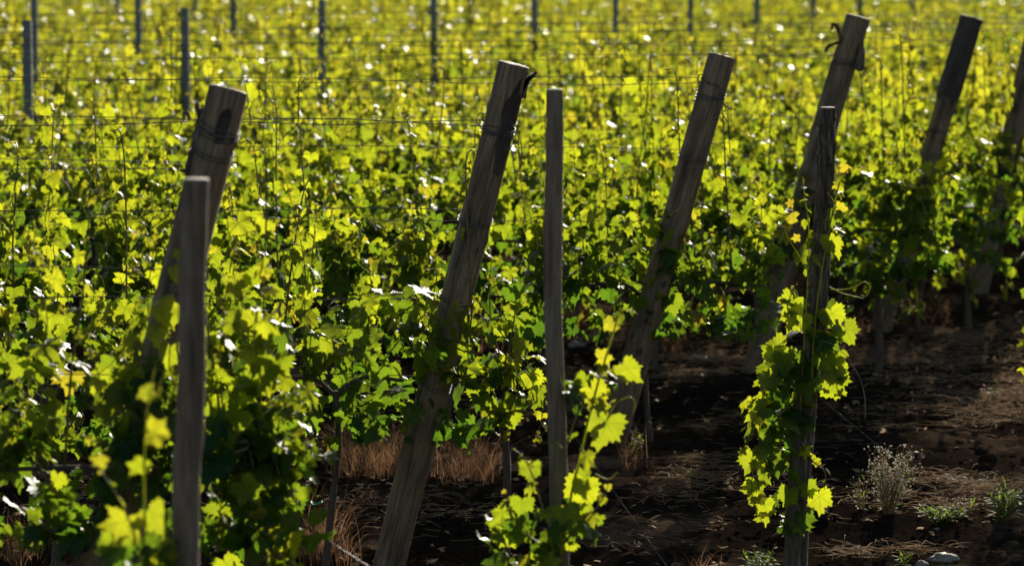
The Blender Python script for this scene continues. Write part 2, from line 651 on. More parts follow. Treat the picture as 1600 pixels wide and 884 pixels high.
def make_vine(seed, near, droop=0, n_shoots=16, hi=(0.98, 1.34), half=0.55, fill=85, group=None, kit=None):
    """a trellised vine: trunk, cordon arms, upright shoots, leaves; returns its Empty (label is set by the caller)"""
    r_ = random.Random(seed)
    kit = kit or (LEAF_HI if near else LEAF_LO)
    root = bpy.data.objects.new('grapevine', None)
    C.objects.link(root)
    root.empty_display_size = 0.1
    kids = []
    # trunk with the two cordon arms
    tb = MB()
    zc = 0.73
    lean = Vector((r_.uniform(-.05, .05), r_.uniform(-.03, .03), 0))
    tp = spline([(0, 0, -0.06), (lean.x * .5 + r_.uniform(-.02, .02), lean.y * .6, .25), (lean.x + r_.uniform(-.02, .02), lean.y, .5), (lean.x, lean.y, zc - .05)], 12)
    r0 = r_.uniform(0.009, 0.014)
    tube(tb, tp, [r0 * (1.35 - 0.35 * i / 11) * (1 + 0.12 * math.sin(i * 2.1)) for i in range(12)], 8, wob=0.15)
    arms = []
    for s in (-1, 1):
        ap = spline([(lean.x, lean.y, zc - .07), (lean.x + s * .10, lean.y, zc), (s * half * .6, 0, zc + r_.uniform(-.02, .02)), (s * half * .95, 0, zc + r_.uniform(-.02, .02))], 10)
        tube(tb, ap, [r0 * (0.9 - 0.4 * i / 9) for i in range(10)], 7, wob=0.15)
        arms.append(ap)
    kids.append(tb.build('trunk', M_trunk))
    fb = MB()
    shoots = []
    sb_all = MB()
    cents = [(-half + 2 * half * (c + .5 + r_.uniform(-.3, .3)) / 5, r_.uniform(.80, 1.14)) for c in range(5)]
    for i in range(n_shoots):
        cl = cents[i % len(cents)]
        x = cl[0] + r_.gauss(0, 0.035)
        z1 = r_.uniform(*hi) * cl[1] + (r_.uniform(.1, .32) if r_.random() < .27 else 0)
        p0 = Vector((x, r_.uniform(-.02, .02), zc))
        sway = r_.gauss(0, 0.07)
        yo = r_.gauss(0, 0.10)
        pts = spline([p0, p0 + Vector((sway * .3, yo * .5, (z1 - zc) * .3)), p0 + Vector((sway * .8, yo, (z1 - zc) * .68)),
                      p0 + Vector((sway + r_.gauss(0, .05), yo * .6 + r_.gauss(0, .03), z1 - zc))], 14)
        sb = MB() if near else sb_all
        rad = r_.uniform(0.0026, 0.0038)
        tube(sb, pts, [rad * (1.1 - 0.75 * k / 13) for k in range(14)], 5 if near else 4)
        grow_leaves(fb, sb, pts, kit, r_, lsize=(0.055, 0.122), step=0.050, petioles=near)
        if near:
            for q in range(r_.randrange(1, 4)):
                k = r_.randrange(6, 13)
                tendril(sb, pts[k], (r_.uniform(-1, 1), r_.uniform(-.6, .6), r_.uniform(0, .9)), r_.uniform(.07, .17), r_, 0.0013)
            shoots.append(sb.build('shoot', [M_shoot, M_tendril]))
    for i in range(3):
        # a long bare shoot that has outgrown the wires
        x = r_.uniform(-half, half)
        z1 = r_.uniform(1.42, 1.72)
        s = r_.gauss(0, .08)
        pts = spline([(x, 0, zc), (x + s * .3, r_.gauss(0, .04), 1.05), (x + s * .7, r_.gauss(0, .04), 1.3), (x + s, r_.gauss(0, .05), z1), (x + s + r_.choice((-1, 1)) * .05, 0, z1 + .03)], 18)
        sb = MB() if near else sb_all
        tube(sb, pts, [0.0040 * (1.1 - 0.55 * k / 17) for k in range(18)], 5 if near else 4)
        grow_leaves(fb, sb, pts, kit, r_, lsize=(0.045, 0.085), step=0.085, tip_len=0.45, skip=.15, petioles=near)
        for q in range(4):
            tendril(sb, pts[r_.randrange(9, 17)], (r_.uniform(-1, 1), r_.uniform(-.4, .4), r_.uniform(0, .9)), r_.uniform(.06, .14), r_, 0.0011)
        if near:
            shoots.append(sb.build('shoot', [M_shoot, M_tendril]))
    for i in range(droop):
        x = r_.uniform(-half, half)
        s = r_.choice((-1, 1))
        yo = r_.choice((-1, 1)) * r_.uniform(0.06, 0.16)
        pts = spline([(x, 0, zc), (x + s * .06, yo * .7, zc + .10), (x + s * .13, yo, zc - .02), (x + s * .16, yo * 1.1, zc - r_.uniform(.06, .22))], 12)
        sb = MB() if near else sb_all
        tube(sb, pts, [0.0032 * (1.1 - 0.7 * k / 11) for k in range(12)], 5 if near else 4)
        grow_leaves(fb, sb, pts, kit, r_, lsize=(0.075, 0.125), step=0.05, petioles=near)
        if near:
            shoots.append(sb.build('shoot', [M_shoot, M_tendril]))
    # side-shoot leaves that thicken the wall of foliage
    for i in range(fill):
        z = 0.52 + 0.58 * r_.random() ** 1.6
        p = Vector((r_.uniform(-half - .05, half + .05), r_.gauss(0, 0.15), z))
        if z > 0.8:
            p.x = r_.choice(cents)[0] + r_.gauss(0, .06)
        d, tip, nrm = leaf_dirs(r_)
        put_leaf(fb, kit, p, tip, nrm, r_.uniform(0.04, 0.118), tone_at(p.z, r_) * .9, .75 if r_.random() < .025 else 0, r_)
    kids.append(fb.build('foliage', M_leaf if near else M_leaf_far, attrs=True))
    kids += shoots
    if not near:
        kids.append(sb_all.build('shoot', [M_shoot, M_tendril]))
    for k in kids:
        k.parent = root
    KIDS[root.name] = kids
    return root


# ------------------------------------------------------------------ rows
U = 2.0                                            # distance between rows
ROWS = list(range(5, 27))
END_BASE = {5: (114, 1091), 6: (606, 892), 7: (957, 690), 8: (1179, 580), 9: (1377, 515), 10: (1526, 455)}
ROW_Y = {k: on_ground(*END_BASE[k]).y if k in END_BASE else None for k in ROWS}
y9, y10 = ROW_Y[9], ROW_Y[10]
for k in ROWS:
    if ROW_Y[k] is None:
        ROW_Y[k] = U * k - 0.12

POST_WORDS = {5: 'thick leaning post behind the blurred stake', 6: 'leaning post with the torn hollow top', 7: 'leaning post with the wire loop',
              8: 'leaning post with curled bark strips', 9: 'leaning post with the dark barked top', 10: 'leaning post cut by the right edge'}
ORD = ['first', 'second', 'third', 'fourth', 'fifth', 'sixth', 'seventh', 'eighth', 'ninth', 'tenth', 'eleventh', 'twelfth', 'thirteenth', 'fourteenth', 'fifteenth', 'sixteenth', 'seventeenth', 'eighteenth', 'nineteenth', 'twentieth']

near_protos = [make_vine(100 + i, True, droop=i % 3 + 3, fill=270) for i in range(7)]
far_protos = [make_vine(200 + i, False, droop=3, hi=(.94, 1.28), fill=225) for i in range(7)]
used = set()
vine_i = 0
STEEL_LINE = {11: 42, 12: 290, 13: 500, 14: 680, 15: 838, 16: 960, 17: 1078, 18: 1180, 19: 1268}


def place_vine(x, y, label, group, near, rot=None):
    global vine_i
    protos = near_protos if near else far_protos
    p = protos[(vine_i * 3 + (vine_i // 5)) % len(protos)]
    vine_i += 1
    if p.name in used:
        o = copy_tree(p)
    else:
        used.add(p.name)
        o = p
    o.location = (x, y, gz(x, y))
    o.rotation_euler = (0, 0, rng.choice([0.0, math.pi]) + rng.uniform(-.08, .08))
    s = rng.uniform(0.94, 1.05)
    o.scale = (rng.uniform(.95, 1.08), 1, s)
    props(o, label, 'grapevine', group)
    return o


SP = 1.0
vine_spots = {}
for k in ROWS:
    Y = ROW_Y[k]
    xl = (-60 - 800) / FPX * Y - 0.1
    if k <= 10:
        bx = on_ground(*END_BASE[k]).x
        xe = bx + {5: 0.22, 6: -0.30, 7: 0.22, 8: 0.40, 9: 0.25, 10: 0.3}[k]
    else:
        xe = (1660 - 800) / FPX * Y + 0.1 + rng.uniform(0, .5)
    xs = []
    x = xe
    while x > xl:
        xs.append(x + rng.uniform(-.06, .06))
        x -= SP
    vine_spots[k] = xs
    near = k <= 9
    if k <= 10:
        for i, x in enumerate(xs):
            if i == 0:
                lab = 'end grapevine of the row, foliage wrapping the ' + POST_WORDS[k]
            else:
                lab = '%s grapevine left of the %s, same row' % (ORD[i - 1], POST_WORDS[k])
            place_vine(x, Y + rng.uniform(-.04, .04), lab, 'grapevines along the trellis rows', near)
    elif k <= 19:
        sx = (STEEL_LINE[k] - 800) / FPX * Y
        lefts = sorted([x for x in xs if x < sx], reverse=True)
        rights = sorted([x for x in xs if x >= sx])
        pn = ORD[k - 11] if k > 11 else 'leftmost'
        for side, lst in (('left', lefts), ('right', rights)):
            for i, x in enumerate(lst):
                o_ = ORD[i] if i < len(ORD) else 'farthest'
                lab = '%s grapevine %s of the %s front-line steel post, in its row' % (o_, side, pn)
                place_vine(x, Y + rng.uniform(-.04, .04), lab, 'grapevines along the trellis rows', near)
    else:
        for x in xs:
            place_vine(x, Y + rng.uniform(-.04, .04), 'blurred far grapevine in the rows beyond the farthest steel posts', 'far grapevines along the top edge', near)

# ------------------------------------------------------------------ leaning wooden end posts


def frame_of(base, top):
    d = (top - base)
    L = d.length
    q = d.to_track_quat('Z', 'Y')
    return L, q


def post_shaft(L, r0, r1, seed, scoop=None, bulge=None, sides=44, nseg=150, cut_tilt=0.0):
    """lathe with a waney outline; scoop = (angle, z, dz, da, depth) rotten hollow; bulge = (z0, amount) thick bark above z0"""
    V, F, A = [], [], []
    nz = Vector((seed * 3.1, seed * 1.7, 0))
    rk = random.Random(seed * 7)
    knots = [(rk.uniform(0, 6.28), rk.uniform(.15, .93) * L, rk.uniform(.010, .020)) for q in range(13)]
    for i in range(nseg + 1):
        z = -0.12 + (L + 0.12) * i / nseg
        u = max(0, z / L)
        for k in range(sides):
            a = 2 * math.pi * k / sides
            r = r0 + (r1 - r0) * u
            r *= 1 + 0.085 * mn.noise(Vector((math.cos(a) * 1.3, math.sin(a) * 1.3, z * 1.6)) + nz) + 0.025 * mn.noise(Vector((math.cos(a) * 5, math.sin(a) * 5, z * 1.5)) + nz)
            rot = 0.0
            if bulge and z > bulge[0]:
                rot = min(1, (z - bulge[0]) / 0.10)
                f = min(1, (z - bulge[0]) / 0.08)
                r *= 1 + f * (bulge[1] + 0.09 * mn.noise(Vector((math.cos(a) * 3, math.sin(a) * 3, z * 9)) + nz))
            if scoop:
                da = (a - scoop[0] + math.pi) % (2 * math.pi) - math.pi
                e = (da / scoop[3]) ** 2 + ((z - scoop[1]) / scoop[2]) ** 2
                e += 0.75 * mn.noise(Vector((a * 3.5, z * 9, seed))) + 0.4 * mn.noise(Vector((a * 11, z * 14, seed)))
                e = max(e, 0)
                if e < 1.5:
                    rot = max(rot, min(1, (1.5 - e) / 0.9))
                if e < 1:
                    r *= 1 - scoop[4] * (1 - e) ** 0.4
            for (ka, kz, ks) in knots:
                da = (a - ka + math.pi) % (2 * math.pi) - math.pi
                e = ((da * r) / ks) ** 2 + ((z - kz) / (ks * 1.5)) ** 2
                if e < 4:
                    r *= 1 + 0.13 * math.exp(-e) - 0.10 * math.exp(-6 * e)
                    rot = max(rot, 0.9 * math.exp(-1.6 * e))
            A.append((.5, rot, 0, 1))
            zz = z + (cut_tilt * math.cos(a) * r if i == nseg else 0)
            bx_ = 0.016 * (mn.noise(Vector((z * 1.3, seed * 2.7, 0))) - mn.noise(Vector((L * 1.3, seed * 2.7, 0))) * u - mn.noise(Vector((0, seed * 2.7, 0))) * (1 - u))
            V.append((math.cos(a) * r + bx_, math.sin(a) * r + bx_ * .6, zz))
    for i in range(nseg):
        for k in range(sides):
            k2 = (k + 1) % sides
            F.append((i * sides + k, i * sides + k2, (i + 1) * sides + k2, (i + 1) * sides + k))
    return V, F, A


def wrap_wire(mb, L, z, r, turns, seed, rad=0.0021, spread=0.03, tilt=0.25):
    r_ = random.Random(seed)
    pts = []
    n = int(26 * turns)
    ph = r_.uniform(0, 6)
    for i in range(n):
        a = ph + 2 * math.pi * i / 26
        u = i / n
        pts.append(((r + rad * 1.2) * math.cos(a), (r + rad * 1.2) * math.sin(a), z + spread * (u - .5) * (1 if turns < 3 else math.sin(u * 9)) - tilt * r * math.cos(a + seed)))
    tube(mb, pts, rad, 5)
    return pts


def make_post(k, top_px, r0, r1, seed, label, scoop=None, bulge=None, wraps=(), top_y=0.0, cut_tilt=0.0):
    base = on_ground(*END_BASE[k])
    base.z = gz(base.x, base.y)
    top = at(top_px[0], top_px[1], base.y + top_y)
    L, q = frame_of(base, top)
    root = thing('wooden_post', label, 'post', base, 'leaning wooden end posts')
    root.rotation_mode = 'QUATERNION'
    root.rotation_quaternion = q
    if scoop:
        dl = q.inverted() @ Vector((math.cos(scoop[0]), math.sin(scoop[0]), 0))
        scoop = (math.atan2(dl.y, dl.x),) + tuple(scoop[1:])
    V, F, A = post_shaft(L, r0, r1, seed, scoop, bulge, cut_tilt=cut_tilt)
    mb = MB()
    mb.add(V, F)
    mb.a = [np.array(A)]
    mb.build('shaft', M_wood, root, attrs=True)
    # sawn top face, a hair inside the rim
    mb = MB()
    n = 44
    ring = [Vector(v) for v in V[-n:]]
    TV = [(0, 0, L + 0.004)]
    TF = []
    for j, f in enumerate((0.33, 0.66, 0.97)):
        for v in ring:
            TV.append((v.x * f, v.y * f, L + (v.z - L) * f + 0.004 - (0.003 if j == 2 else 0) + rng.uniform(-.0015, .0015)))
    TV += [(v.x, v.y, v.z - 0.001) for v in ring]
    for i in range(n):
        TF.append((0, 1 + i, 1 + (i + 1) % n))
        for j in range(3):
            a, b = 1 + j * n, 1 + (j + 1) * n
            TF.append((a + i, b + i, b + (i + 1) % n, a + (i + 1) % n))
    mb.add(TV, TF)
    mb.build('cut_top', M_cut, root)
    for (z, turns) in wraps:
        mb = MB()
        rr = (r0 + (r1 - r0) * z / L) * 1.05
        if bulge and z > bulge[0]:
            rr *= 1 + bulge[1]
        wrap_wire(mb, L, z, rr, turns, seed + z, spread=0.012 * turns)
        mb.build('wire_wrap', M_wire, root)
    return root, L, q, base, top


def strip(mb, pts, widths, thick, nrm):
    """a curling sliver of bark or wood: a thin slab following pts"""
    V, F = [], []
    n = len(pts)
    for i in range(n):
        t = (pts[min(i + 1, n - 1)] - pts[max(i - 1, 0)]).normalized()
        a = t.cross(nrm).normalized()
        b = a.cross(t)
        for (sa, sb) in ((-1, -1), (1, -1), (1, 1), (-1, 1)):
            V.append(tuple(pts[i] + a * (sa * widths[i] * .5) + b * (sb * thick * .5)))
    for i in range(n - 1):
        for k in range(4):
            k2 = (k + 1) % 4
            F.append((i * 4 + k, i * 4 + k2, i * 4 + 4 + k2, i * 4 + 4 + k))
    F.append((3, 2, 1, 0))
    F.append(tuple((n - 1) * 4 + k for k in range(4)))
    mb.add(V, F)


def local(root, base, q, p):
    return q.inverted() @ (Vector(p) - base)


def px_part(name, mat, post, polys, Y, sides=5, kind='tube', nrm=(0, 1, 0)):
    root, L, q, base, top = post
    mb = MB()
    for poly in polys:
        pts3 = [local(root, base, q, at(a[0], a[1], Y)) for a in poly]
        rad = [a[2] / FPX * Y for a in poly]
        n = max(8, len(poly) * 4)
        sp_ = spline(pts3, n)
        rr = np.interp(np.linspace(0, 1, n), np.linspace(0, 1, len(rad)), rad)
        if kind == 'tube':
            tube(mb, sp_, list(rr * .5), sides, wob=0.25)
        else:
            strip(mb, sp_, list(rr), 0.004, q.inverted() @ Vector(nrm))
    return mb.build(name, mat, root)


GAP = 0
posts = {}
posts[5] = make_post(5, (358, 140), 0.066, 0.061, 1, 'thick leaning wooden end post at left, bark peeling, behind the blurred thin stake',
                     scoop=(R(-75), 1.86, 0.05, 0.35, 0.25), wraps=[(1.84, 4), (1.77, 2)], cut_tilt=-0.1)
posts[6] = make_post(6, (803, 101), 0.060, 0.058, 2, 'grey leaning wooden end post with a torn dark hollow and splinter near its top',
                     scoop=(R(-42), 1.71, 0.17, 0.80, 0.38), wraps=[(1.71, 5), (1.36, 2.2), (1.06, 1.5), (1.02, 1.4), (0.73, 3)])
posts[7] = make_post(7, (1128, 88), 0.066, 0.062, 3, 'leaning wooden end post with pale cracked top and a loose wire loop at its neck',
                     wraps=[(1.66, 4), (1.37, 2), (1.05, 2)], cut_tilt=-0.1)
posts[8] = make_post(8, (1341, 27), 0.068, 0.066, 4, 'leaning wooden end post with curled bark strips, behind the bark-covered stake',
                     wraps=[(1.70, 3), (1.36, 2)], cut_tilt=-0.06)
posts[9] = make_post(9, (1518, 28), 0.062, 0.058, 5, 'leaning wooden end post whose top is thick with dark bark',
                     bulge=(1.36, 0.22), wraps=[(1.2, 2)], cut_tilt=-0.06)
posts[10] = make_post(10, (1622, 44), 0.075, 0.070, 6, 'bluish grey leaning wooden end post cut off by the right edge', wraps=[(1.5, 2)])

# torn splinters, bark curls and knots
Y6 = posts[6][3].y
px_part('splinter', M_bark, posts[6], [[(812, 152, 20), (818, 135, 14), (828, 122, 7), (839, 113, 3)], [(816, 140, 8), (826, 124, 5), (838, 119, 2)], [(815, 128, 9), (821, 118, 4), (827, 114, 2)]], Y6 - 0.02, kind='strip')
px_part('loose_wire', M_wire, posts[6], [[(797, 190, 1.6), (803, 200, 1.6), (800, 212, 1.6), (806, 230, 1.6), (815, 250, 1.6), (813, 262, 1.6)], [(798, 210, 1.4), (806, 216, 1.4), (797, 232, 1.4), (792, 238, 1.4)],
                                         [(811, 204, 1.4), (814, 228, 1.4), (816, 246, 1.4)], [(795, 216, 1.4), (804, 222, 1.4), (812, 218, 1.4)]], Y6 - 0.05, 4)
Y7 = posts[7][3].y
px_part('wire_loop', M_wire, posts[7], [[(1092, 131, 1.8), (1091, 121, 1.8), (1094, 117, 1.8), (1098, 118, 1.8), (1097, 124, 1.8), (1110, 131, 1.8), (1122, 134, 1.8), (1123, 150, 1.8), (1121, 170, 1.8), (1119, 190, 1.6)]], Y7 - 0.075, 4)
px_part('loose_wire', M_wire, posts[7], [[(1130, 160, 1.8), (1134, 172, 1.8), (1128, 176, 1.8), (1136, 190, 1.8)], [(1137, 165, 1.6), (1138, 200, 1.6), (1141, 240, 1.4)], [(1124, 166, 1.6), (1129, 160, 1.6), (1136, 168, 1.6), (1150, 172, 1.4)]], Y7 - 0.03, 4)
Y8 = posts[8][3].y
px_part('bark_curl', M_bark, posts[8], [[(1315, 66, 6), (1311, 50, 6), (1306, 40, 7), (1301, 38, 6), (1300, 46, 3)], [(1318, 64, 7), (1303, 69, 8), (1293, 74, 7), (1289, 82, 4)]], Y8 - 0.04, kind='strip', nrm=(0, 0.5, 0.8))
px_part('bark_lump', M_bark, posts[8], [[(1345, 62, 8), (1346, 80, 11), (1344, 96, 15), (1342, 106, 15), (1339, 111, 6)]], Y8 - 0.06, 9)
px_part('loose_wire', M_wire, posts[8], [[(1342, 110, 1.5), (1346, 130, 1.5), (1351, 160, 1.5), (1357, 190, 1.5)]], Y8 - 0.05, 4)
Y5 = posts[5][3].y
px_part('bark_strip', M_bark, posts[5], [[(315, 195, 9), (311, 180, 8), (308, 165, 7), (311, 158, 3)], [(318, 170, 14), (308, 230, 22), (298, 262, 18), (292, 275, 6)], [(296, 265, 6), (286, 268, 6), (280, 264, 3)],
                                         [(297, 188, 5), (292, 176, 6), (288, 178, 6), (287, 190, 4)]], Y5 - 0.03, kind='strip', nrm=(0.2, 1, 0))
px_part('loose_wire', M_wire, posts[5], [[(359, 222, 3), (365, 218, 3), (367, 228, 3), (362, 236, 3), (367, 246, 3)]], Y5 - 0.04, 4)
Y9 = posts[9][3].y

# ------------------------------------------------------------------ thin upright stakes at the row ends
stakes = [
    ('grey round stake in front of the thick post, close and blurred', (280, 1010), 8.05, (306, 281), [(306, 281, 42), (300, 460, 42), (300, 560, 44), (296, 680, 46), (290, 800, 44), (284, 1000, 50)], M_stake, 0.018),
    ('slim pale grey stake with knots, centre right between two leaning posts', (876, 1050), 9.92, (867, 141), [(867, 141, 26), (866, 260, 28), (864, 380, 30), (864, 480, 28), (868, 600, 29), (873, 760, 30), (878, 1050, 31)], M_stake, 0.014),
    ('dark bark-covered stake with a vine climbing it, right of centre', (1243, 910), 11.62, (1293, 170), [(1294, 169, 25), (1291, 230, 27), (1289, 300, 29), (1283, 400, 31), (1277, 480, 30), (1268, 560, 30), (1258, 680, 30), (1248, 800, 33), (1243, 915, 36)], M_bark, 0.05),
]
STK = []
for si, (lab, b_, Y, t_, prof, mt, wob) in enumerate(stakes):
    pts = [at(a, b, Y) for a, b, _ in prof]
    pts[-1].z = gz(pts[-1].x, Y) - 0.08
    rad = [c / FPX * Y * .5 for _, _, c in prof]
    base = pts[-1].copy()
    base.z = gz(base.x, Y)
    root = thing('vine_stake', lab, 'stake', base, 'upright stakes at the row ends')
    n = 50
    sp_ = spline([p - base for p in pts][::-1], n)
    rr = list(np.interp(np.linspace(0, 1, n), np.linspace(0, 1, len(rad)), rad[::-1]))
    mb = MB()
    V, F = [], []
    sides = 20
    for i in range(n):
        for k in range(sides):
            a = 2 * math.pi * k / sides
            r = rr[i] * (1 + wob * 2 * mn.noise(Vector((math.cos(a) * 2, math.sin(a) * 2, sp_[i].z * 6 + si * 9))) + wob * mn.noise(Vector((math.cos(a) * 6, math.sin(a) * 6, sp_[i].z * 22))))
            V.append((sp_[i].x + math.cos(a) * r, sp_[i].y + math.sin(a) * r, sp_[i].z))
    for i in range(n - 1):
        for k in range(sides):
            k2 = (k + 1) % sides
            F.append((i * sides + k, i * sides + k2, (i + 1) * sides + k2, (i + 1) * sides + k))
    mb.add(V, F)
    mb.build('shaft', mt, root)
    mb = MB()
    tz = sp_[-1].z
    TV = [(sp_[-1].x, sp_[-1].y, tz + 0.004)]
    TV += [(sp_[-1].x + (v[0] - sp_[-1].x) * .93, sp_[-1].y + (v[1] - sp_[-1].y) * .93, tz + 0.003) for v in V[-sides:]]
    TV += [(v[0], v[1], v[2] - 0.003) for v in V[-sides:]]
    TF = []
    for i in range(sides):
        j = (i + 1) % sides
        TF += [(0, 1 + i, 1 + j), (1 + i, 1 + sides + i, 1 + sides + j, 1 + j)]
    mb.add(TV, TF)
    mb.build('cut_top', M_cut, root)
    if si == 2:
        # bark flakes lifting off along the edges, and the chipped rim of the head
        mb = MB()
        r_ = random.Random(5)
        for q in range(110):
            i = r_.randrange(6, n - 2)
            a = r_.uniform(0, 2 * math.pi)
            d = Vector((math.cos(a), math.sin(a), 0))
            p = sp_[i] + d * rr[i] * 0.98
            L_ = r_.uniform(.015, .06)
            strip(mb, [p, p + d * .003 + Vector((0, 0, L_ * .5)), p + d * r_.uniform(.004, .011) + Vector((0, 0, L_))], [.012, .010, .004], .002, d)
        fl = mb.build('bark_flake', M_bark, root)
        fl['kind'] = 'stuff'
    if si == 1:
        mb = MB()
        for (kx, ky, kr) in ((868, 228, 6), (862, 408, 5), (870, 470, 5), (872, 712, 6)):
            p = at(kx, ky, Y - 0.024) - base
            vv, ff = [], []
            tube(mb, [p + Vector((0, 0.012, 0)), p, p + Vector((0, -0.004, 0.002))], [kr / FPX * Y, kr / FPX * Y * .9, kr / FPX * Y * .3], 8)
        mb.build('knot', M_stake, root)
    STK.append((root, base, Y))

# ------------------------------------------------------------------ steel line posts
sm = MB()
Hs = 1.71
w_, d_, th = 0.058, 0.036, 0.003
prof = [(-w_ / 2, d_ / 2), (-w_ / 2, -d_ / 2), (w_ / 2, -d_ / 2), (w_ / 2, d_ / 2), (w_ / 2 - .012, d_ / 2), (w_ / 2 - .012, d_ / 2 - th), (w_ / 2 - th, d_ / 2 - th),
        (w_ / 2 - th, -d_ / 2 + th), (-w_ / 2 + th, -d_ / 2 + th), (-w_ / 2 + th, d_ / 2 - th), (-w_ / 2 + .012, d_ / 2 - th), (-w_ / 2 + .012, d_ / 2)]
V = [(x, y, z) for z in (-0.3, Hs) for x, y in prof]
n = len(prof)
F = [(i, (i + 1) % n, n + (i + 1) % n, n + i) for i in range(n)]
F += [tuple(range(n - 1, -1, -1)), tuple(n + i for i in range(n))]
sm.add(V, F)
steel = thing('steel_post', 'x', 'post')
hk = sm
for i in range(11):
    z = 0.62 + i * 0.1
    for s in (-1, 1):
        x0 = s * (w_ / 2 + .0008)
        tube(hk, [(x0, 0, z), (x0 + s * .010, 0, z + .004), (x0 + s * .012, 0, z + .016)], [.003, .003, .002], 4)
sb = sm.build('post_channel', M_steel, steel, smooth=False)
KIDS[steel.name] = [sb]
first = True
STEEL_X = {}


def put_steel(px, k, label, group, dz=0.0):
    global first
    Y = ROW_Y[k] + 0.03
    p = Vector(((px - 800) / FPX * Y * 1.0, Y, 0))
    # px is measured near the post's top: correct for the depth along the tilted view axis
    p.x = at(px, 60, Y).x
    o = steel if first else copy_tree(steel)
    first = False
    o.location = (p.x, Y, gz(p.x, Y) + dz)
    o.rotation_euler = (rng.uniform(-.012, .012), rng.uniform(-.012, .012), rng.uniform(-.25, .25))
    props(o, label, 'post', group)


g1, g2 = 'steel posts of the front line', 'steel posts of the lines farther back'
for k, px in STEEL_LINE.items():
    nm = ORD[k - 11]
    lab = {11: 'leftmost and nearest blue grey steel post, upright among vines by the left edge',
           19: 'ninth and farthest steel post of the front line, faint at upper right'}.get(k, 'blue grey steel post, %s from left in the nearest diagonal line of steel posts' % nm)
    put_steel(px, k, lab, g1)
for px, k, lab in ((215, 15, 'dark steel post between the two leftmost front-line steel posts'), (366, 16, 'dark steel post right of the second front-line steel post, set farther back'),
                   (52, 14, 'blurred steel post just behind the leftmost steel post'), (184, 18, 'short faint steel post at the top edge near the upper left'),
                   (737, 19, 'faint blurred steel post between the fourth and fifth front-line posts'), (304, 19, 'faint steel post just behind the second front-line steel post'),
                   (1342, 20, 'faint steel post showing above the post with curled bark strips'), (1423, 21, 'faint steel post just left of the dark barked post top'),
                   (1005, 20, 'faint steel post between the sixth and seventh front-line posts')):
    put_steel(px, k, lab, g2)

# ------------------------------------------------------------------ trellis wires, strand by strand
WIRES = [('upper top wire', 1.695, 0.0), ('lower top wire', 1.672, 0.02), ('second wire down', 1.365, 0.0), ('third wire down', 1.035, 0.0), ('lowest wire', 0.745, 0.0)]


def wire_obj(pts, rad, label, group='trellis wires', barbs=0, seed=0):
    mb = MB()
    tube(mb, pts, rad, 5)
    r_ = random.Random(seed)
    for b in range(barbs):
        i = r_.randrange(1, len(pts) - 1)
        p = Vector(pts[i])
        # withered tendril left knotted on the wire
        mb2p = [p]
        cur = p.copy()
        d = Vector((r_.uniform(-1, 1), r_.uniform(-.4, .4), r_.uniform(-1, .4)))
        for q in range(7):
            cur = cur + d.normalized() * r_.uniform(.006, .016)
            d = d + Vector((r_.gauss(0, .7), r_.gauss(0, .3), r_.gauss(0, .6)))
            mb2p.append(cur.copy())
        tube(mb, mb2p, [.0017] * 7 + [.0008], 4, 1)
        tube(mb, [p + Vector((-.008, 0, 0)), p, p + Vector((.008, 0, 0))], [.002, .004, .002], 5, 1)
    o = mb.build('trellis_wire', [M_wire, M_drytendril])
    return props(o, label, 'wire', group)


for k in range(5, 20):
    Y = ROW_Y[k]
    xl = (-60 - 800) / FPX * Y - 1.0
    for wi, (wn, wz, dy) in enumerate(WIRES):
        if k > 9 and wi > (1 if k < 13 else 0):
            continue
        if k in posts:
            root, L, q, base, top = posts[k]
            f = (wz - base.z) / (top.z - base.z)
            pe = base.lerp(top, f)
            xe = pe.x - 0.055
        else:
            xe = (1700 - 800) / FPX * Y + 1.5
        n = 90
        pts = []
        ph = rng.uniform(0, 6)
        for i in range(n):
            x = xl + (xe - xl) * i / (n - 1)
            z = wz + 0.012 * math.sin((x - xl) / 3.7 * math.pi + ph) + 0.003 * math.sin(x * 5 + ph)
            if wi < 2:
                z += 0.010 * math.sin(x * 2.2 + (0 if wi == 0 else math.pi) + k)
            z = z + (wz - z) * max(0, 1 - (xe - x) / 0.5)
            pts.append((x, Y + dy + 0.004 * math.sin(x * 4 + ph) - 0.05 * max(0, 1 - (xe - x) / .3), z))
        rw = POST_WORDS[k] if k in POST_WORDS else '%s front-line steel post' % (ORD[k - 11] if k > 11 else 'leftmost')
        wire_obj(pts, 0.0019 if k < 9 else 0.0024, '%s, in the row of the %s' % (wn, rw), barbs=(9 if wi < 2 and k < 9 else (4 if wi < 3 else 0)), seed=k * 10 + wi)

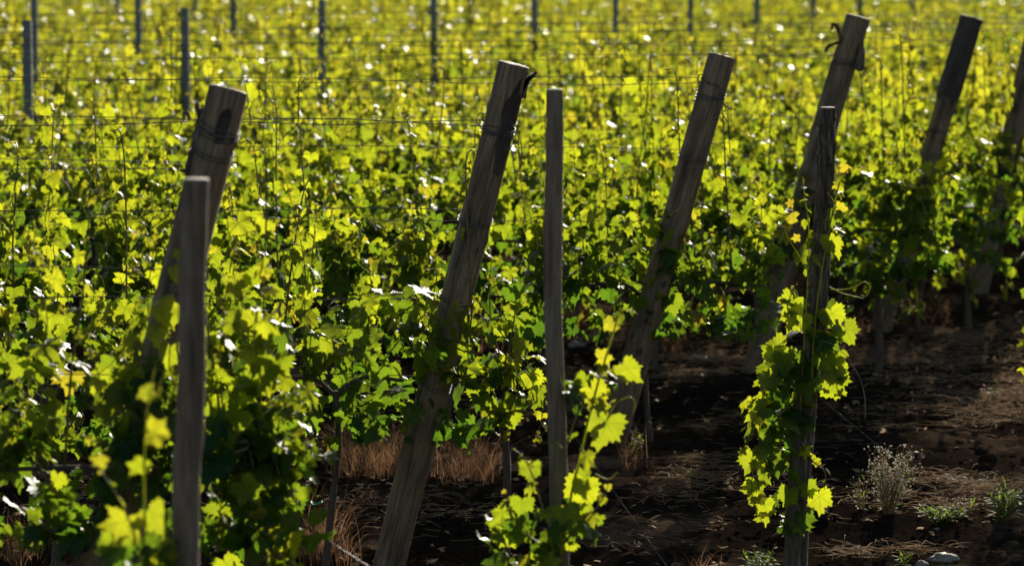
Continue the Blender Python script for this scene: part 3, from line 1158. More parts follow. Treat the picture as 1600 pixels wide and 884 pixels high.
# guy wires from the end posts to anchors in the soil, twisted
for k, a_px, g_px, lab in ((5, None, None, 'twisted guy wire slanting to the soil from the thick leaning post'), (6, (722, 432), (1060, 889), 'thin guy wire slanting to the soil from the torn hollow post'),
                           (7, (1036, 420), (1434, 733), 'guy wire slanting down to an anchor rod beside the white-flowered weed')):
    root, L, q, base, top = posts[k]
    if k == 5:
        p0 = base.lerp(top, 0.44) + Vector((0.06, -0.03, 0))
        mid = at(590, 886, base.y - 0.02)
        p1 = mid + (mid - p0) * ((mid.z - 0.0) / max(.05, p0.z - mid.z))
        mid1 = at(530, 835, base.y)
    else:
        p0 = at(*a_px, base.y) + Vector((0, -0.04, 0))
        p1 = on_ground(*g_px)
    p1.z = gz(p1.x, p1.y) - 0.03
    n = 60
    rootw = thing('guy_wire', lab, 'guy wire', p1, 'guy wires of the end posts')
    mb = MB()
    rr = 0.0021 if k == 5 else 0.0016
    ax = (p1 - p0).normalized()
    s1 = ax.cross(Vector((0, 1, 0))).normalized()
    s2 = ax.cross(s1)
    for ph in (0, math.pi):
        pts = []
        for i in range(n * 3):
            u = i / (n * 3 - 1)
            a = u * (p1 - p0).length / 0.07 * 2 * math.pi + ph
            pts.append(p0.lerp(p1, u) + (s1 * math.cos(a) + s2 * math.sin(a)) * rr - p1)
        tube(mb, pts, rr, 4)
    mb.build('strand', M_wire, rootw)
    if k == 5:
        mb = MB()
        c = at(531, 822, base.y) - p1
        tube(mb, [c + Vector((rng.uniform(-.012, .012), rng.uniform(-.012, .012), .04 - i * .007)) for i in range(14)], .0026, 5)
        mb.build('wire_knot', M_wire, rootw)
    mb = MB()
    hgt = 0.10 if k == 7 else 0.06
    tube(mb, spline([Vector((0.012, 0, -0.1)), Vector((0.012, 0, hgt * .5)), Vector((0.008, 0, hgt)), Vector((-0.012, 0, hgt + .012)), Vector((-0.03, 0, hgt - .005))], 16), 0.006, 7)
    mb.build('anchor_rod', M_wire, rootw)

# ------------------------------------------------------------------ vines trained on the end stakes (shoots follow the photograph)


def hero_vine(label, Y, base, trunk_px, shoots_px, clusters, tendrils, dry=(), seed=1, big=(), kit=LEAF_HI, lsz=(0.07, 0.12)):
    r_ = random.Random(seed)
    b = Vector(base)
    root = thing('grapevine', label, 'grapevine', b, 'grapevines on the end stakes')
    mb = MB()
    tp = [at(x, y, Y - 0.035) - b for x, y, _ in trunk_px]
    tp[0].z = -0.05
    rad = [c / FPX * Y * .5 for _, _, c in trunk_px]
    n = 30
    tube(mb, spline(tp, n), list(np.interp(np.linspace(0, 1, n), np.linspace(0, 1, len(rad)), rad)), 9, wob=0.25)
    mb.build('trunk', M_trunk, root)
    fb = MB()
    for poly, dy, par in shoots_px:
        sb = MB()
        pts = [at(x, y, Y + dy) - b for x, y in poly]
        m = max(12, len(poly) * 5)
        sp_ = spline(pts, m)
        ra = par.get('r', 0.0034)
        tube(sb, sp_, [ra * (1.1 - 0.75 * i / (m - 1)) for i in range(m)], 6)
        if par.get('leaves', True):
            grow_leaves(fb, sb, sp_, kit, r_, lsize=par.get('size', lsz), first=par.get('first', 0.0), step=par.get('step', 0.055), tip_len=par.get('tip', 0.2), tone=par.get('tone', .62))  # a low tone puts shade into that shoot's leaf colour
        sb.build('shoot', M_tendril if par.get('green') else M_shoot, root)
    for (x0, x1, y0, y1, cnt, dy, sz) in clusters:
        for i in range(cnt):
            p = at(r_.uniform(x0, x1), r_.uniform(y0, y1), Y + r_.gauss(dy, 0.05)) - b
            d, tip, nrm = leaf_dirs(r_, Vector((r_.gauss(0, .7), r_.choice((-1, -1, 1)) * r_.uniform(.3, 1), 0)))
            put_leaf(fb, kit, p, tip, nrm, r_.uniform(*sz), 0.8 * r_.random() ** 1.8, 0.0, r_)  # tone biased dark: shade of unlit leaves put into their colour
    for (x, y, dy, size, tx, tz, age) in big:
        # leaves facing the camera, tip direction (tx, tz) in the picture plane
        p = at(x, y, Y + dy) - b
        tip = Vector((tx, r_.uniform(-.25, .25), tz))
        nrm = Vector((r_.uniform(-.25, .25), r_.choice((-1, 1)) * 1.0, r_.uniform(.1, .6)))
        put_leaf(fb, kit, p, tip, nrm, size, r_.uniform(0.35, 1), age, r_)
    fb.build('foliage', M_leaf, root, attrs=True)
    for poly, dy in tendrils:
        mb = MB()
        sp_ = spline([at(x, y, Y + dy) - b for x, y in poly], 30)
        tube(mb, sp_, [0.0018 * (1.1 - .55 * i / 29) for i in range(30)], 5)
        mb.build('tendril', M_tendril, root)
    for poly, dy in dry:
        mb = MB()
        sp_ = spline([at(x, y, Y + dy) - b for x, y in poly], 30)
        tube(mb, sp_, [0.0013] * 22 + [0.0019] * 8, 5)
        o = mb.build('tendril', M_drytendril, root)
        o['label'] = 'long dry brown hanging tendril'
    return root


# the bark-covered stake, right of centre
b3, Y3 = STK[2][1], STK[2][2]
hero_vine('bushy grapevine climbing the dark bark-covered stake, large sunlit leaves', Y3, b3 + Vector((-0.025, -0.04, 0)),
          [(1236, 912, 22), (1236, 830, 20), (1240, 740, 17), (1246, 640, 14), (1252, 560, 11)],
          [([(1250, 640), (1256, 540), (1262, 440), (1264, 360), (1258, 310), (1254, 276)], -0.05, dict(first=0.50, step=0.05, size=(.05, .08), tip=.3, green=True)),
           ([(1268, 600), (1274, 500), (1288, 400), (1302, 330), (1316, 275), (1340, 262), (1356, 266)], -0.06, dict(first=0.48, step=0.06, size=(.05, .09), tip=.3, r=0.004, green=True)),
           ([(1246, 560), (1222, 590), (1196, 610), (1178, 660), (1166, 700)], -0.08, dict(step=.045)),
           ([(1244, 620), (1210, 660), (1180, 720), (1176, 780), (1196, 825)], -0.10, dict(step=.05)),
           ([(1246, 500), (1232, 480), (1236, 460), (1246, 440)], -0.10, dict(step=.05)),
           ([(1252, 690), (1270, 720), (1288, 735), (1290, 760)], -0.08, dict(step=.05, size=(.05, .08))),
           ([(1270, 520), (1290, 540), (1305, 575), (1312, 620)], -0.09, dict(step=.045))],
          [(1195, 1262, 540, 650, 30, -0.05, (.07, .12)), (1180, 1255, 650, 740, 24, -0.03, (.07, .12)), (1205, 1262, 735, 830, 9, -.03, (.06, .10)), (1260, 1320, 500, 640, 9, -.02, (.06, .11)), (1235, 1295, 430, 540, 9, -.05, (.06, .10))],
          [([(1298, 452), (1318, 452), (1336, 448), (1350, 440), (1360, 448), (1354, 462), (1345, 460)], -.10), ([(1296, 448), (1316, 458), (1332, 462), (1350, 466)], -.08),
           ([(1262, 420), (1246, 395), (1232, 372), (1226, 358)], -.06), ([(1292, 300), (1304, 318), (1300, 340), (1288, 345), (1290, 360)], -.1)],
          dry=[([(1284, 532), (1304, 540), (1325, 560), (1343, 590), (1351, 620), (1352, 655)], -.12)],
          seed=31,
          big=[(1240, 340, -.06, .055, -1, .05, .7), (1236, 318, -.06, .035, -1, .2, .9), (1246, 372, -.06, .04, -1, -.1, .8), (1312, 325, -.06, .05, 1, -.15, .6), (1318, 262, -.06, .05, 1, .1, .9),
               (1300, 375, -.1, .11, .5, -.9, .1), (1240, 470, -.12, .10, -.55, -.85, 0), (1250, 495, -.12, .12, -.7, -.8, 0), (1300, 490, -.08, .10, .4, -1, 0), (1322, 515, -.1, .10, .5, -.9, 0),
               (1290, 560, -.1, .11, .6, -.8, 0), (1305, 590, -.12, .11, .3, -1, 0), (1220, 545, -.1, .12, -.9, -.5, 0), (1205, 590, -.12, .11, -1, -.35, 0), (1190, 640, -.1, .12, -.9, -.6, 0), (1175, 715, -.11, .10, -.4, -1, .1),
               (1180, 760, -.1, .10, -.3, -1, 0), (1195, 790, -.12, .11, .1, -1, 0), (1280, 775, -.1, .11, .1, -1, 0), (1262, 760, -.1, .08, .4, -1, 0), (1232, 770, -.12, .11, -.2, -1, 0), (1225, 560, -.14, .10, .1, -1, 0)])

# the slim pale stake
b2, Y2 = STK[1][1], STK[1][2]
hero_vine('sunlit grapevine with a tall curling shoot at the foot of the slim pale stake', Y2, b2 + Vector((0.03, -0.03, 0)),
          [(880, 1050, 22), (878, 960, 20), (876, 880, 16), (872, 840, 12)],
          [([(876, 870), (890, 790), (905, 720), (922, 650), (940, 580), (960, 515), (966, 490), (980, 484), (995, 490)], -.08, dict(first=.28, step=.15, size=(.06, .09), tip=.3, r=.0046, green=True)),
           ([(872, 860), (830, 840), (800, 800), (790, 770)], -.1, dict(step=.05)),
           ([(872, 850), (850, 800), (835, 750), (818, 715), (800, 700)], -.12, dict(step=.07, size=(.05, .08))),
           ([(880, 850), (905, 820), (935, 790), (950, 760)], -.1, dict(step=.05)),
           ([(878, 880), (840, 880), (800, 880), (770, 860)], -.14, dict(step=.045)),
           ([(884, 700), (905, 640), (930, 600), (965, 575), (985, 585)], .06, dict(step=.055, tone=.1))],
          [(755, 870, 800, 900, 22, -.06, (.06, .11)), (880, 935, 740, 830, 6, -.03, (.06, .10)), (895, 985, 555, 640, 7, .05, (.06, .10))],
          [([(950, 650), (965, 628), (985, 620), (993, 632), (988, 645)], -.1), ([(930, 740), (950, 748), (965, 738)], -.1), ([(880, 700), (868, 690), (862, 700), (860, 690)], -.1), ([(900, 640), (880, 600), (870, 560)], -.05)],
          seed=41,
          big=[(928, 612, -.1, .105, .5, -.7, .15), (948, 660, -.12, .14, -.4, -1, .05), (912, 760, -.1, .12, -.2, -1, .05), 
               (830, 730, -.1, .075, 0, -1, .1), (785, 800, -.12, .09, -.7, -.6, 0), (815, 785, -.1, .08, -.1, -1, 0), (980, 575, -.02, .10, .6, -.6, 0), (955, 505, -.08, .05, -.6, -.5, .5), (940, 560, -.08, .06, .8, .1, .4), (885, 800, -.1, .10, .2, -1, 0)])

# the near blurred stake
b1, Y1 = STK[0][1], STK[0][2]
hero_vine('blurred grapevine shoots rising close to the camera beside the near stake', Y1, b1 + Vector((-0.07, 0.0, 0)),
          [(235, 1010, 22), (232, 960, 16), (228, 900, 10)],
          [([(228, 900), (226, 800), (226, 720), (230, 640), (242, 575)], -.05, dict(first=.25, step=.14, size=(.05, .07), tip=.2, green=True, r=.004)),
           ([(230, 900), (205, 820), (180, 770), (150, 725)], -.08, dict(first=.1, step=.10, size=(.04, .06), tip=.3))],
          [(160, 262, 845, 930, 22, -.02, (.06, .10))],
          [([(228, 640), (250, 600), (268, 560)], -.05)], seed=51, lsz=(.05, .08),
          big=[(232, 612, -.05, .055, -.8, -.3, .3), (240, 676, -.05, .075, 1, -.2, .3), (238, 805, -.05, .10, .6, -.8, .1), (195, 815, -.08, .10, -.4, -.9, .2), (160, 720, -.08, .05, -.6, .3, .5), (180, 850, -.08, .11, -.3, -1, .1), (250, 860, -.06, .09, .3, -1, .1)])

# long drooping shoots at the ends of the nearer rows, grown as vines of their own on the row
def row_end_vine(label, k, base_px, shoots_px, clusters, seed, big=()):
    Y = ROW_Y[k]
    x = at(base_px, 400, Y).x
    b = Vector((x, Y, gz(x, Y)))
    hero_vine(label, Y, b, [(base_px, 900, 14), (base_px + 3, 760, 13), (base_px, 640, 10), (base_px + 2, 575, 9)] if k == 6 else
              [(base_px, 1090, 18), (base_px + 4, 900, 16), (base_px, 780, 12), (base_px + 2, 690, 10)] if k == 5 else
              [(base_px, 620, 13), (base_px + 2, 540, 12), (base_px, 470, 9), (base_px, 430, 8)], shoots_px, clusters, [], seed=seed, big=big)


row_end_vine('young grapevine with trailing shoots just right of the torn hollow post', 6, 790,
             [([(792, 575), (800, 520), (806, 470), (800, 430)], -.04, dict(step=.055)), ([(792, 580), (770, 520), (765, 460), (768, 400)], -.03, dict(step=.055)),
              ([(792, 580), (765, 590), (740, 570), (735, 520), (742, 460)], -.06, dict(step=.05)),
              ([(792, 578), (750, 592), (712, 575), (700, 520), (712, 470)], -.16, dict(step=.035, tone=.05)), ([(792, 580), (740, 600), (690, 585), (672, 560)], -.15, dict(step=.035, tone=.05)),
              ([(792, 570), (810, 600), (800, 640), (790, 690)], -.08, dict(step=.045)), ([(790, 575), (815, 560), (838, 590), (848, 640), (838, 690)], -.05, dict(step=.045)), ([(790, 570), (770, 590), (765, 640), (775, 680)], -.07, dict(step=.05))],
             [(745, 850, 510, 640, 20, 0, (.06, .11)), (745, 830, 420, 520, 10, 0, (.06, .10))], 61,
             big=[(800, 565, -.1, .08, -.2, -1, .25), (775, 635, -.1, .10, -.4, -1, 0), (795, 650, -.1, .10, .3, -1, 0), (830, 590, -.1, .09, .4, -.9, 0)])
row_end_vine('low hanging end grapevine left of centre, right of the near blurred stake', 5, 385,
             [([(387, 690), (400, 640), (385, 560), (378, 470), (372, 380)], -.05, dict(step=.05)), ([(387, 690), (420, 700), (440, 760), (450, 840), (455, 890)], -.1, dict(step=.045)),
              ([(387, 690), (360, 720), (345, 790), (340, 860)], -.1, dict(step=.045)), ([(387, 690), (400, 760), (395, 830), (400, 900)], -.08, dict(step=.04)), ([(387, 680), (430, 640), (455, 600), (470, 650), (480, 720)], -.06, dict(step=.05)),
              ([(387, 690), (320, 650), (262, 620), (225, 560), (215, 500)], -.16, dict(step=.04, tone=.25)), ([(387, 700), (320, 720), (240, 730), (170, 700), (130, 680)], -.2, dict(step=.03, tone=.1)), ([(387, 690), (310, 690), (250, 680), (205, 640), (180, 590)], -.18, dict(step=.035, tone=.2)),
              ([(387, 690), (350, 640), (345, 560), (350, 480)], -.04, dict(step=.05)), ([(385, 700), (420, 780), (430, 850), (420, 900)], .05, dict(step=.04))],
             [(150, 300, 590, 770, 40, -.2, (.06, .11)), (325, 470, 660, 900, 55, 0, (.07, .115)), (330, 440, 480, 660, 22, 0, (.07, .11))], 62,
             big=[(395, 500, -.1, .10, 0, -1, 0), (365, 440, -.1, .09, .3, -1, .2), (380, 610, -.1, .10, -.2, -1, 0), (450, 840, -.12, .11, .2, -1, .05)])
row_end_vine('vine leaves hanging into view at the right edge', 7, 1640,
             [([(1642, 520), (1625, 480), (1610, 420), (1600, 360), (1598, 330)], -.04, dict(step=.06)), ([(1642, 520), (1620, 540), (1604, 570), (1600, 600)], -.04, dict(step=.06)), ([(1642, 520), (1660, 430), (1670, 330)], 0, dict(step=.05))],
             [(1600, 1690, 330, 560, 30, 0, (.06, .11))], 63)

row_end_vine('dark shaded end grapevine between the barked stake and the dark barked post', 8, 1372,
             [([(1372, 440), (1390, 380), (1410, 320), (1425, 260), (1436, 200)], -.05, dict(step=.045, tone=.6)), ([(1372, 440), (1350, 380), (1345, 310), (1352, 240)], -.03, dict(step=.05)),
              ([(1372, 440), (1400, 430), (1430, 440), (1440, 500)], -.08, dict(step=.04, tone=.1)), ([(1372, 440), (1345, 440), (1325, 470), (1330, 530)], -.08, dict(step=.04, tone=.15)),
              ([(1372, 440), (1385, 470), (1392, 515)], -.1, dict(step=.04, tone=.1)), ([(1372, 440), (1420, 400), (1462, 340), (1476, 260)], -.05, dict(step=.05, tone=.7))],
             [(1330, 1450, 350, 480, 24, 0, (.06, .115)), (1385, 1460, 260, 350, 9, -.05, (.06, .11))], 64)
row_end_vine('shaded end grapevine near the right edge, left of the cut-off leaning post', 9, 1512,
             [([(1512, 420), (1500, 350), (1490, 270), (1495, 190)], -.05, dict(step=.05, tone=.7)), ([(1512, 420), (1530, 360), (1545, 300), (1540, 240)], -.05, dict(step=.05)),
              ([(1512, 420), (1480, 410), (1465, 440), (1468, 480)], -.08, dict(step=.04, tone=.1)), ([(1512, 420), (1550, 400), (1572, 420), (1570, 470)], -.08, dict(step=.04, tone=.15)),
              ([(1512, 420), (1520, 450), (1528, 480)], -.06, dict(step=.04, tone=.1))],
             [(1465, 1575, 320, 440, 26, 0, (.06, .115))], 65)

# ------------------------------------------------------------------ dry grass, straw, clods
BL = random.Random(7)


def blade(mb, p, h, lean, wd, mat=0, n=4):
    d = Vector((lean[0], lean[1], 0))
    wv = Vector((BL.uniform(-1, 1), BL.uniform(-1, 1), 0)).normalized() * wd
    V, F = [], []
    for i in range(n + 1):
        u = i / n
        c = Vector(p) + d * (u * u * h) + Vector((0, 0, h * u * (1 - 0.25 * u * min(1.5, d.length))))
        ww = wv * (1 - 0.85 * u)
        V += [tuple(c - ww), tuple(c + ww)]
    for i in range(n):
        F.append((2 * i, 2 * i + 1, 2 * i + 3, 2 * i + 2))
    mb.add(V, F, mat)


mbr = MB()
tufts = [  # px, py of the foot, half width px, blades, height m
    (585, 735, 55, 330, .20), (640, 740, 35, 180, .18), (725, 745, 40, 300, .22), (760, 735, 22, 130, .18), (545, 720, 30, 120, .16),
    (915, 515, 60, 240, .20), (1045, 540, 30, 120, .16), (500, 880, 50, 260, .22), (470, 870, 30, 120, .18), (70, 840, 60, 140, .14), (30, 880, 40, 100, .14),
    (1090, 892, 35, 110, .09), (985, 720, 22, 90, .15), (1450, 500, 60, 120, .12), (1320, 520, 50, 110, .12), (600, 470, 60, 100, .2), (740, 545, 50, 90, .15), (450, 700, 40, 120, .16)]
for px, py, hw, cnt, h in tufts:
    for i in range(cnt):
        g = on_ground(px + BL.gauss(0, hw * .5), py + BL.gauss(0, 7))
        g.z = gz(g.x, g.y) - .01
        blade(mbr, g, h * 1.25 * BL.uniform(.3, 1.2), (BL.gauss(0, .65), BL.gauss(0, .5)), BL.uniform(.0009, .0017))
o = mbr.build('dry_grass', M_russet)
props(o, 'russet brown dry grass tufts standing between the vine rows', 'dry grass', kind='stuff')

mbs = MB()
patches = [(1130, 560, 60, 25, 260), (1060, 585, 60, 20, 240), (930, 530, 50, 20, 140), (1440, 560, 120, 30, 260), (1540, 640, 70, 35, 480), (1590, 620, 40, 30, 260), (1480, 600, 100, 30, 200), (1110, 740, 70, 30, 140), (1060, 770, 60, 20, 110), (1180, 660, 90, 25, 90),
           (1500, 760, 70, 22, 170), (1560, 775, 40, 14, 120), (1450, 790, 80, 20, 120), (1390, 660, 80, 25, 90), (1340, 870, 40, 8, 70), (1420, 866, 60, 8, 60), (700, 800, 90, 35, 120), (560, 790, 60, 25, 70), (100, 800, 90, 40, 120), (900, 600, 60, 30, 60), (1300, 760, 120, 60, 110), (1000, 830, 120, 30, 70),
           (1350, 560, 110, 40, 220), (1560, 540, 60, 30, 160), (700, 640, 150, 20, 90)]
for px, py, sx, sy, cnt in patches:
    for i in range(int(cnt * 1.3)):
        g = on_ground(px + BL.gauss(0, sx * .6), py + BL.gauss(0, sy * .6))
        g.z = gz(g.x, g.y) + BL.uniform(.006, .03)
        an = BL.gauss(0.3, 1.3) + (math.pi if BL.random() < .5 else 0)
        ln = BL.uniform(.03, .13)
        bend = BL.gauss(0, .25)
        rise = BL.uniform(-.05, .3) if BL.random() < .4 else BL.uniform(-.03, .06)
        pts = []
        for q in range(5):
            u = q / 4
            a2 = an + bend * u * 2
            pts.append(g + Vector((math.cos(a2) * ln * u, math.sin(a2) * ln * u, rise * ln * math.sin(u * 2.6) + 0.004)))
        tube(mbs, pts, [BL.uniform(.0006, .0016)] * 4 + [.0004], 3, caps=False)
for i in range(900):
    px, py = BL.uniform(-20, 1620), 890 - 430 * BL.random() ** 1.2
    g = on_ground(px, py)
    if mn.noise(Vector((g.x * 1.1, g.y * 0.8, 7))) < -0.1:
        continue
    g.z = gz_fine(g.x, g.y) + .004
    a = BL.uniform(0, 6.28)
    d1 = Vector((math.cos(a), math.sin(a), BL.uniform(-.1, .5))) * BL.uniform(.008, .028)
    d2 = Vector((-math.sin(a), math.cos(a), BL.uniform(-.2, .4))) * BL.uniform(.005, .016)
    up = Vector((0, 0, BL.uniform(.003, .012)))
    mbs.add([tuple(g - d1 - d2), tuple(g - d1 * .2 - d2 * 1.2 + up), tuple(g + d1), tuple(g + d2 * 1.1 + up * .6), tuple(g - d1 * .9 + d2 * .7), tuple(g + up)], [(0, 1, 5), (1, 2, 5), (2, 3, 5), (3, 4, 5), (4, 0, 5)])
o = mbs.build('straw_litter', M_straw)
props(o, 'pale broken straw and leaf bits lying over the dark soil', 'straw', kind='stuff')

mbc = MB()
ico_v = []
phi_ = (1 + 5 ** .5) / 2
for s1 in (-1, 1):
    for s2 in (-1, 1):
        ico_v += [(0, s1, s2 * phi_), (s1, s2 * phi_, 0), (s2 * phi_, 0, s1)]
ico_v = np.array(ico_v) / 1.9
from itertools import combinations
edge = min(np.linalg.norm(ico_v[a] - ico_v[b]) for a, b in combinations(range(12), 2))
ico_f = []
for a, b, c in combinations(range(12), 3):
    if all(abs(np.linalg.norm(ico_v[i] - ico_v[j]) - edge) < 1e-3 for i, j in ((a, b), (b, c), (a, c))):
        nrm = np.cross(ico_v[b] - ico_v[a], ico_v[c] - ico_v[a])
        ico_f.append((a, b, c) if np.dot(nrm, ico_v[a]) > 0 else (a, c, b))
for i in range(4200):
    px, py = BL.uniform(-20, 1620), 884 - 420 * BL.random() ** 1.5
    g = on_ground(px, py + 10)
    s = 0.0025 + 0.013 * BL.random() ** 5
    vv = ico_v * s * np.array([BL.uniform(.8, 1.5), BL.uniform(.8, 1.4), BL.uniform(.6, 1.0)]) + rng.normal(0, s * .16, (12, 3))
    mbc.add(vv + np.array([g.x, g.y, gz_fine(g.x, g.y) + s * .25]), ico_f)
def subdiv(v, f):
    v = [tuple(x / np.linalg.norm(x)) for x in v]
    cache, nf = {}, []
    def mid(a, b):
        k = (min(a, b), max(a, b))
        if k not in cache:
            m_ = np.array(v[a]) + np.array(v[b])
            v.append(tuple(m_ / np.linalg.norm(m_)))
            cache[k] = len(v) - 1
        return cache[k]
    for a, b, c in f:
        x, y, z = mid(a, b), mid(b, c), mid(c, a)
        nf += [(a, x, z), (x, b, y), (z, y, c), (x, y, z)]
    return np.array(v), nf


cl_v, cl_f = subdiv(list(ico_v), ico_f)
clod_shapes = []
for q in range(14):
    vv = []
    for p in cl_v:
        d = Vector(p)
        vv.append(p * (1 + .55 * mn.noise(d * 1.5 + Vector((q * 3.3, 0, 0))) + .30 * mn.noise(d * 3.7 + Vector((0, q * 5.1, 0)))))
    clod_shapes.append(np.array(vv))
for i in range(1500):
    px, py = BL.uniform(-20, 1620), 890 - 420 * BL.random() ** 1.3
    g = on_ground(px, py + 6)
    if mn.noise(Vector((g.x * 1.6, g.y * 1.2, 4))) < -0.05:
        continue
    s = 0.010 + 0.030 * BL.random() ** 2.5
    an = BL.uniform(0, 6.28)
    vv = clod_shapes[i % 14] * s * np.array([BL.uniform(.8, 1.4), BL.uniform(.8, 1.3), BL.uniform(.5, .85)])
    vv = vv @ np.array([[math.cos(an), -math.sin(an), 0], [math.sin(an), math.cos(an), 0], [0, 0, 1]]).T
    mbc.add(vv + np.array([g.x, g.y, gz_fine(g.x, g.y) + s * .05]), cl_f)
o = mbc.build('soil_crumbs', M_soil, smooth=False)
props(o, 'dark crumbs and small clods scattered over the soil', 'soil crumbs', kind='stuff')

# ------------------------------------------------------------------ weeds, stones and fallen leaves on the ground


def small_leaf(mb, p, d, length, wd, r_, tone=0.5, mat=0):
    d = Vector(d).normalized()
    s = d.cross(Vector((0, 0, 1)))
    if s.length < 1e-3:
        s = Vector((1, 0, 0))
    s.normalize()
    n = s.cross(d)
    V = []
    for u, ww in ((0, .12), (.3, .9), (.6, 1), (.85, .55), (1, .05)):
        c = Vector(p) + d * length * u - n * (0.22 * length * u * u)
        V += [tuple(c - s * wd * ww * .5 + n * .1 * wd), tuple(c), tuple(c + s * wd * ww * .5 + n * .1 * wd)]
    F = []
    for i in range(4):
        a = i * 3
        F += [(a, a + 1, a + 4, a + 3), (a + 1, a + 2, a + 5, a + 4)]
    mb.add(V, F, mat, (tone, 0, 0, 1))


def bushy_weed(name, label, cat, px, py, w_px, h_px, nst, flower, leafn, seed, group=None, leafsize=(.018, .035), fl_r=.004, fl_mat=None):
    r_ = random.Random(seed)
    g = on_ground(px, py)
    g.z = gz(g.x, g.y)
    k = g.y / FPX
    root = thing(name, label, cat, g, group)
    st, fb, lb = MB(), MB(), MB()
    for i in range(nst):
        h = h_px * k * r_.uniform(.55, 1.0)
        dx, dy = r_.uniform(-1, 1) * w_px * k * .5, r_.uniform(-1, 1) * w_px * k * .4
        pts = spline([(dx * .15, dy * .15, -.01), (dx * .5, dy * .5, h * .45), (dx, dy, h)], 8)
        tube(st, pts, [.0016 * (1.1 - .6 * q / 7) for q in range(8)], 4)
        for q in range(leafn):
            p = pts[r_.randrange(1, 7)]
            small_leaf(lb, p, (r_.uniform(-1, 1), r_.uniform(-1, 1), r_.uniform(-.1, .9)), r_.uniform(*leafsize), r_.uniform(.005, .010), r_, r_.random())
        if flower:
            for q in range(flower):
                p = pts[r_.randrange(3, 8)]
                e = p + Vector((r_.gauss(0, .02), r_.gauss(0, .02), r_.uniform(.005, .03)))
                tube(st, [p, p.lerp(e, .6) + Vector((0, 0, .003)), e], .0007, 3, caps=False)
                s = fl_r * r_.uniform(.6, 1.2)
                fb.add(ico_v * s + np.array(e), ico_f)
    st.build('stem', M_straw if flower > 3 else M_shoot, root)
    if leafn:
        lb.build('foliage', M_weed, root, attrs=True)
    if flower:
        fo = fb.build('flower_head', fl_mat or M_white, root)
        if nst * flower > 6:
            fo['kind'] = 'stuff'
    return root


bushy_weed('flowering_weed', 'bushy weed covered in tiny white flower heads, right of the climbing vine', 'weed', 1386, 806, 84, 100, 50, 12, 5, 3, fl_r=.0036)
bushy_weed('flowering_weed', 'small thin pale weed at the foot of the bushy white-flowered weed', 'weed', 1345, 800, 26, 58, 9, 4, 4, 4, fl_r=.003)
bushy_weed('flowering_weed', 'low creeping plant with a few pale heads beside the curved straw stalk', 'weed', 1505, 812, 60, 30, 16, 4, 2, 14, fl_r=.003)
bushy_weed('green_weed', 'low bright green weed patch right of the white-flowered weed', 'weed', 1470, 818, 90, 26, 30, 0, 7, 5, leafsize=(.02, .04))
bushy_weed('grassy_weed', 'tall thin green weed near the right edge on the soil', 'weed', 1568, 822, 70, 66, 26, 0, 7, 6, leafsize=(.03, .06))
bushy_weed('seedling', 'small yellow green seedling with broad leaves at the bottom right', 'weed', 1413, 884, 22, 26, 7, 0, 3, 7, leafsize=(.03, .045))
bushy_weed('green_weed', 'feathery green weed at the bottom edge left of the barked stake', 'weed', 1186, 893, 66, 50, 22, 0, 9, 8, leafsize=(.015, .03))
bushy_weed('thistle', 'dry weed with one pink flower near the right edge', 'weed', 1551, 632, 30, 36, 6, 1, 3, 9, fl_r=.006, fl_mat=M_pink)
bushy_weed('dry_weed', 'pale wiry dry weed right of the slim stake vine', 'weed', 988, 712, 44, 46, 18, 2, 3, 10, fl_r=.002)
bushy_weed('green_weed', 'tiny pale sprout on the bare soil left of the barked stake', 'weed', 1083, 745, 26, 22, 8, 0, 4, 11, leafsize=(.012, .02))
bushy_weed('green_weed', 'small green weed behind the vine row, right of the slim stake', 'weed', 1412, 512, 40, 40, 12, 0, 6, 12, leafsize=(.03, .05))


def stone(label, px, py, sx, sy, sz, seed, name='stone', mat=None):
    r_ = np.random.default_rng(seed)
    g = on_ground(px, py)
    V, F = [], []
    nu, nv = 18, 12
    for j in range(nv + 1):
        th_ = math.pi * j / nv
        for i in range(nu):
            a = 2 * math.pi * i / nu
            d = Vector((math.sin(th_) * math.cos(a), math.sin(th_) * math.sin(a), math.cos(th_)))
            r = 1 + 0.5 * mn.noise(d * 1.4 + Vector((seed, 0, 0))) + 0.22 * mn.noise(d * 4 + Vector((seed, 3, 0)))
            V.append((d.x * sx * r, d.y * sy * r, d.z * sz * r + sz * .15))
    for j in range(nv):
        for i in range(nu):
            F.append((j * nu + i, (j + 1) * nu + i, (j + 1) * nu + (i + 1) % nu, j * nu + (i + 1) % nu))
    mb = MB()
    mb.add(V, F)
    o = mb.build(name, mat or M_stone, loc=(g.x, g.y, gz(g.x, g.y)))
    return props(o, label, 'stone', 'pale stones on the soil')


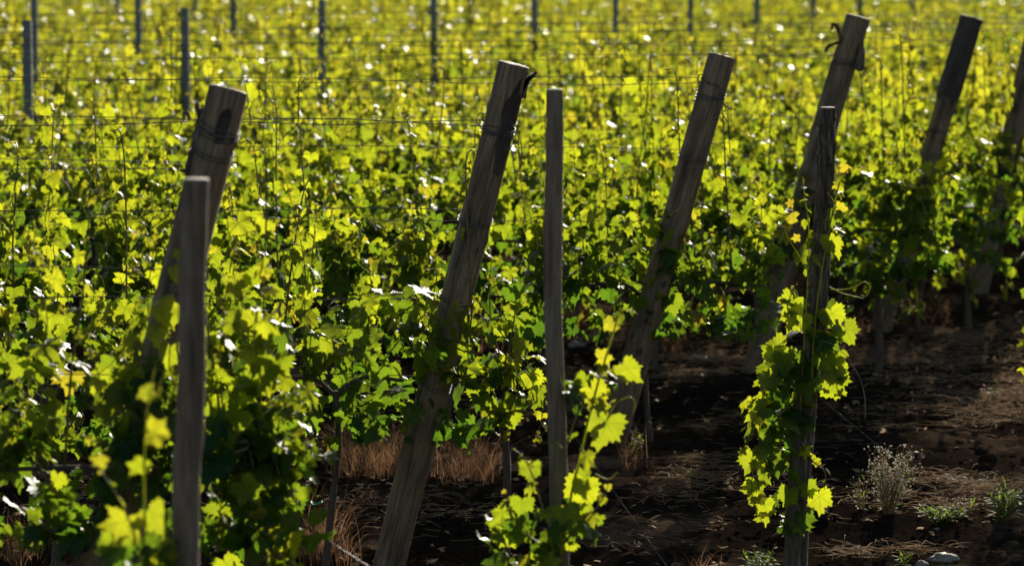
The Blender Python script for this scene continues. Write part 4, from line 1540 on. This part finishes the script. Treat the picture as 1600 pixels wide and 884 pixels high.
stone('largest pale grey stone at the bottom edge near the right corner', 1474, 876, .050, .035, .024, 2)
stone('small pale stone touching the largest pale stone', 1440, 884, .022, .018, .015, 4)
stone('pale stone on the ground behind the slim stake', 901, 546, .05, .04, .022, 6)
stone('pale flat stone among straw beyond the wire loop post', 1090, 565, .06, .04, .02, 8)

for lab, px, py, s in (('curled pale dry leaf at the bottom right beside the straw stalk', 1342, 866, .085),
                       ('whitish dry leaf lying uppermost on the soil near the right edge', 1484, 752, .06), ('largest whitish dry leaf on the soil near the right edge', 1506, 754, .075), ('whitish dry leaf lying rightmost on the straw near the right edge', 1532, 762, .05)):
    r_ = random.Random(px)
    g = on_ground(px, py)
    fb = MB()
    put_leaf(fb, [(v * np.array([1, 1, 2.5]), u, f) for v, u, f in LEAF_HI], (0, 0, .02), (r_.uniform(-1, 1), r_.uniform(-1, 1), .25), (r_.uniform(-.3, .3), -.5, 1), s, .5, 0, r_)
    o = fb.build('fallen_leaf', simple('dry_leaf', [(0.3, (.30, .26, .20)), (0.7, (.50, .46, .38))], 20, .8, trans=.25), loc=(g.x, g.y, gz(g.x, g.y) + .005))
    props(o, lab, 'leaf', 'dry leaves on the soil')

mb = MB()
g = on_ground(1462, 806)
pts = spline([at(1455, 808, g.y), at(1480, 797, g.y), at(1520, 787, g.y), at(1575, 784, g.y)], 16)
tube(mb, [p - g for p in pts], [.003] * 12 + [.0015] * 4, 6)
o = mb.build('straw_stalk', M_straw, loc=g)
props(o, 'single thick curved straw stalk lying on the soil near the right edge', 'stalk')

# green plastic tie on the vine trunk left of the torn hollow post
bx = at(495, 785, ROW_Y[6] - 0.02)
mb = MB()
pts = [(math.cos(2 * math.pi * i / 16) * .022, math.sin(2 * math.pi * i / 16) * .022, .004 * math.sin(i)) for i in range(17)] + [(-.03, -.02, -.004), (-.045, -.02, -.006)]
tube(mb, pts, .0018, 5)
o = mb.build('plant_tie', M_tie, loc=bx)
props(o, 'green plastic tie round a thin vine trunk', 'tie')
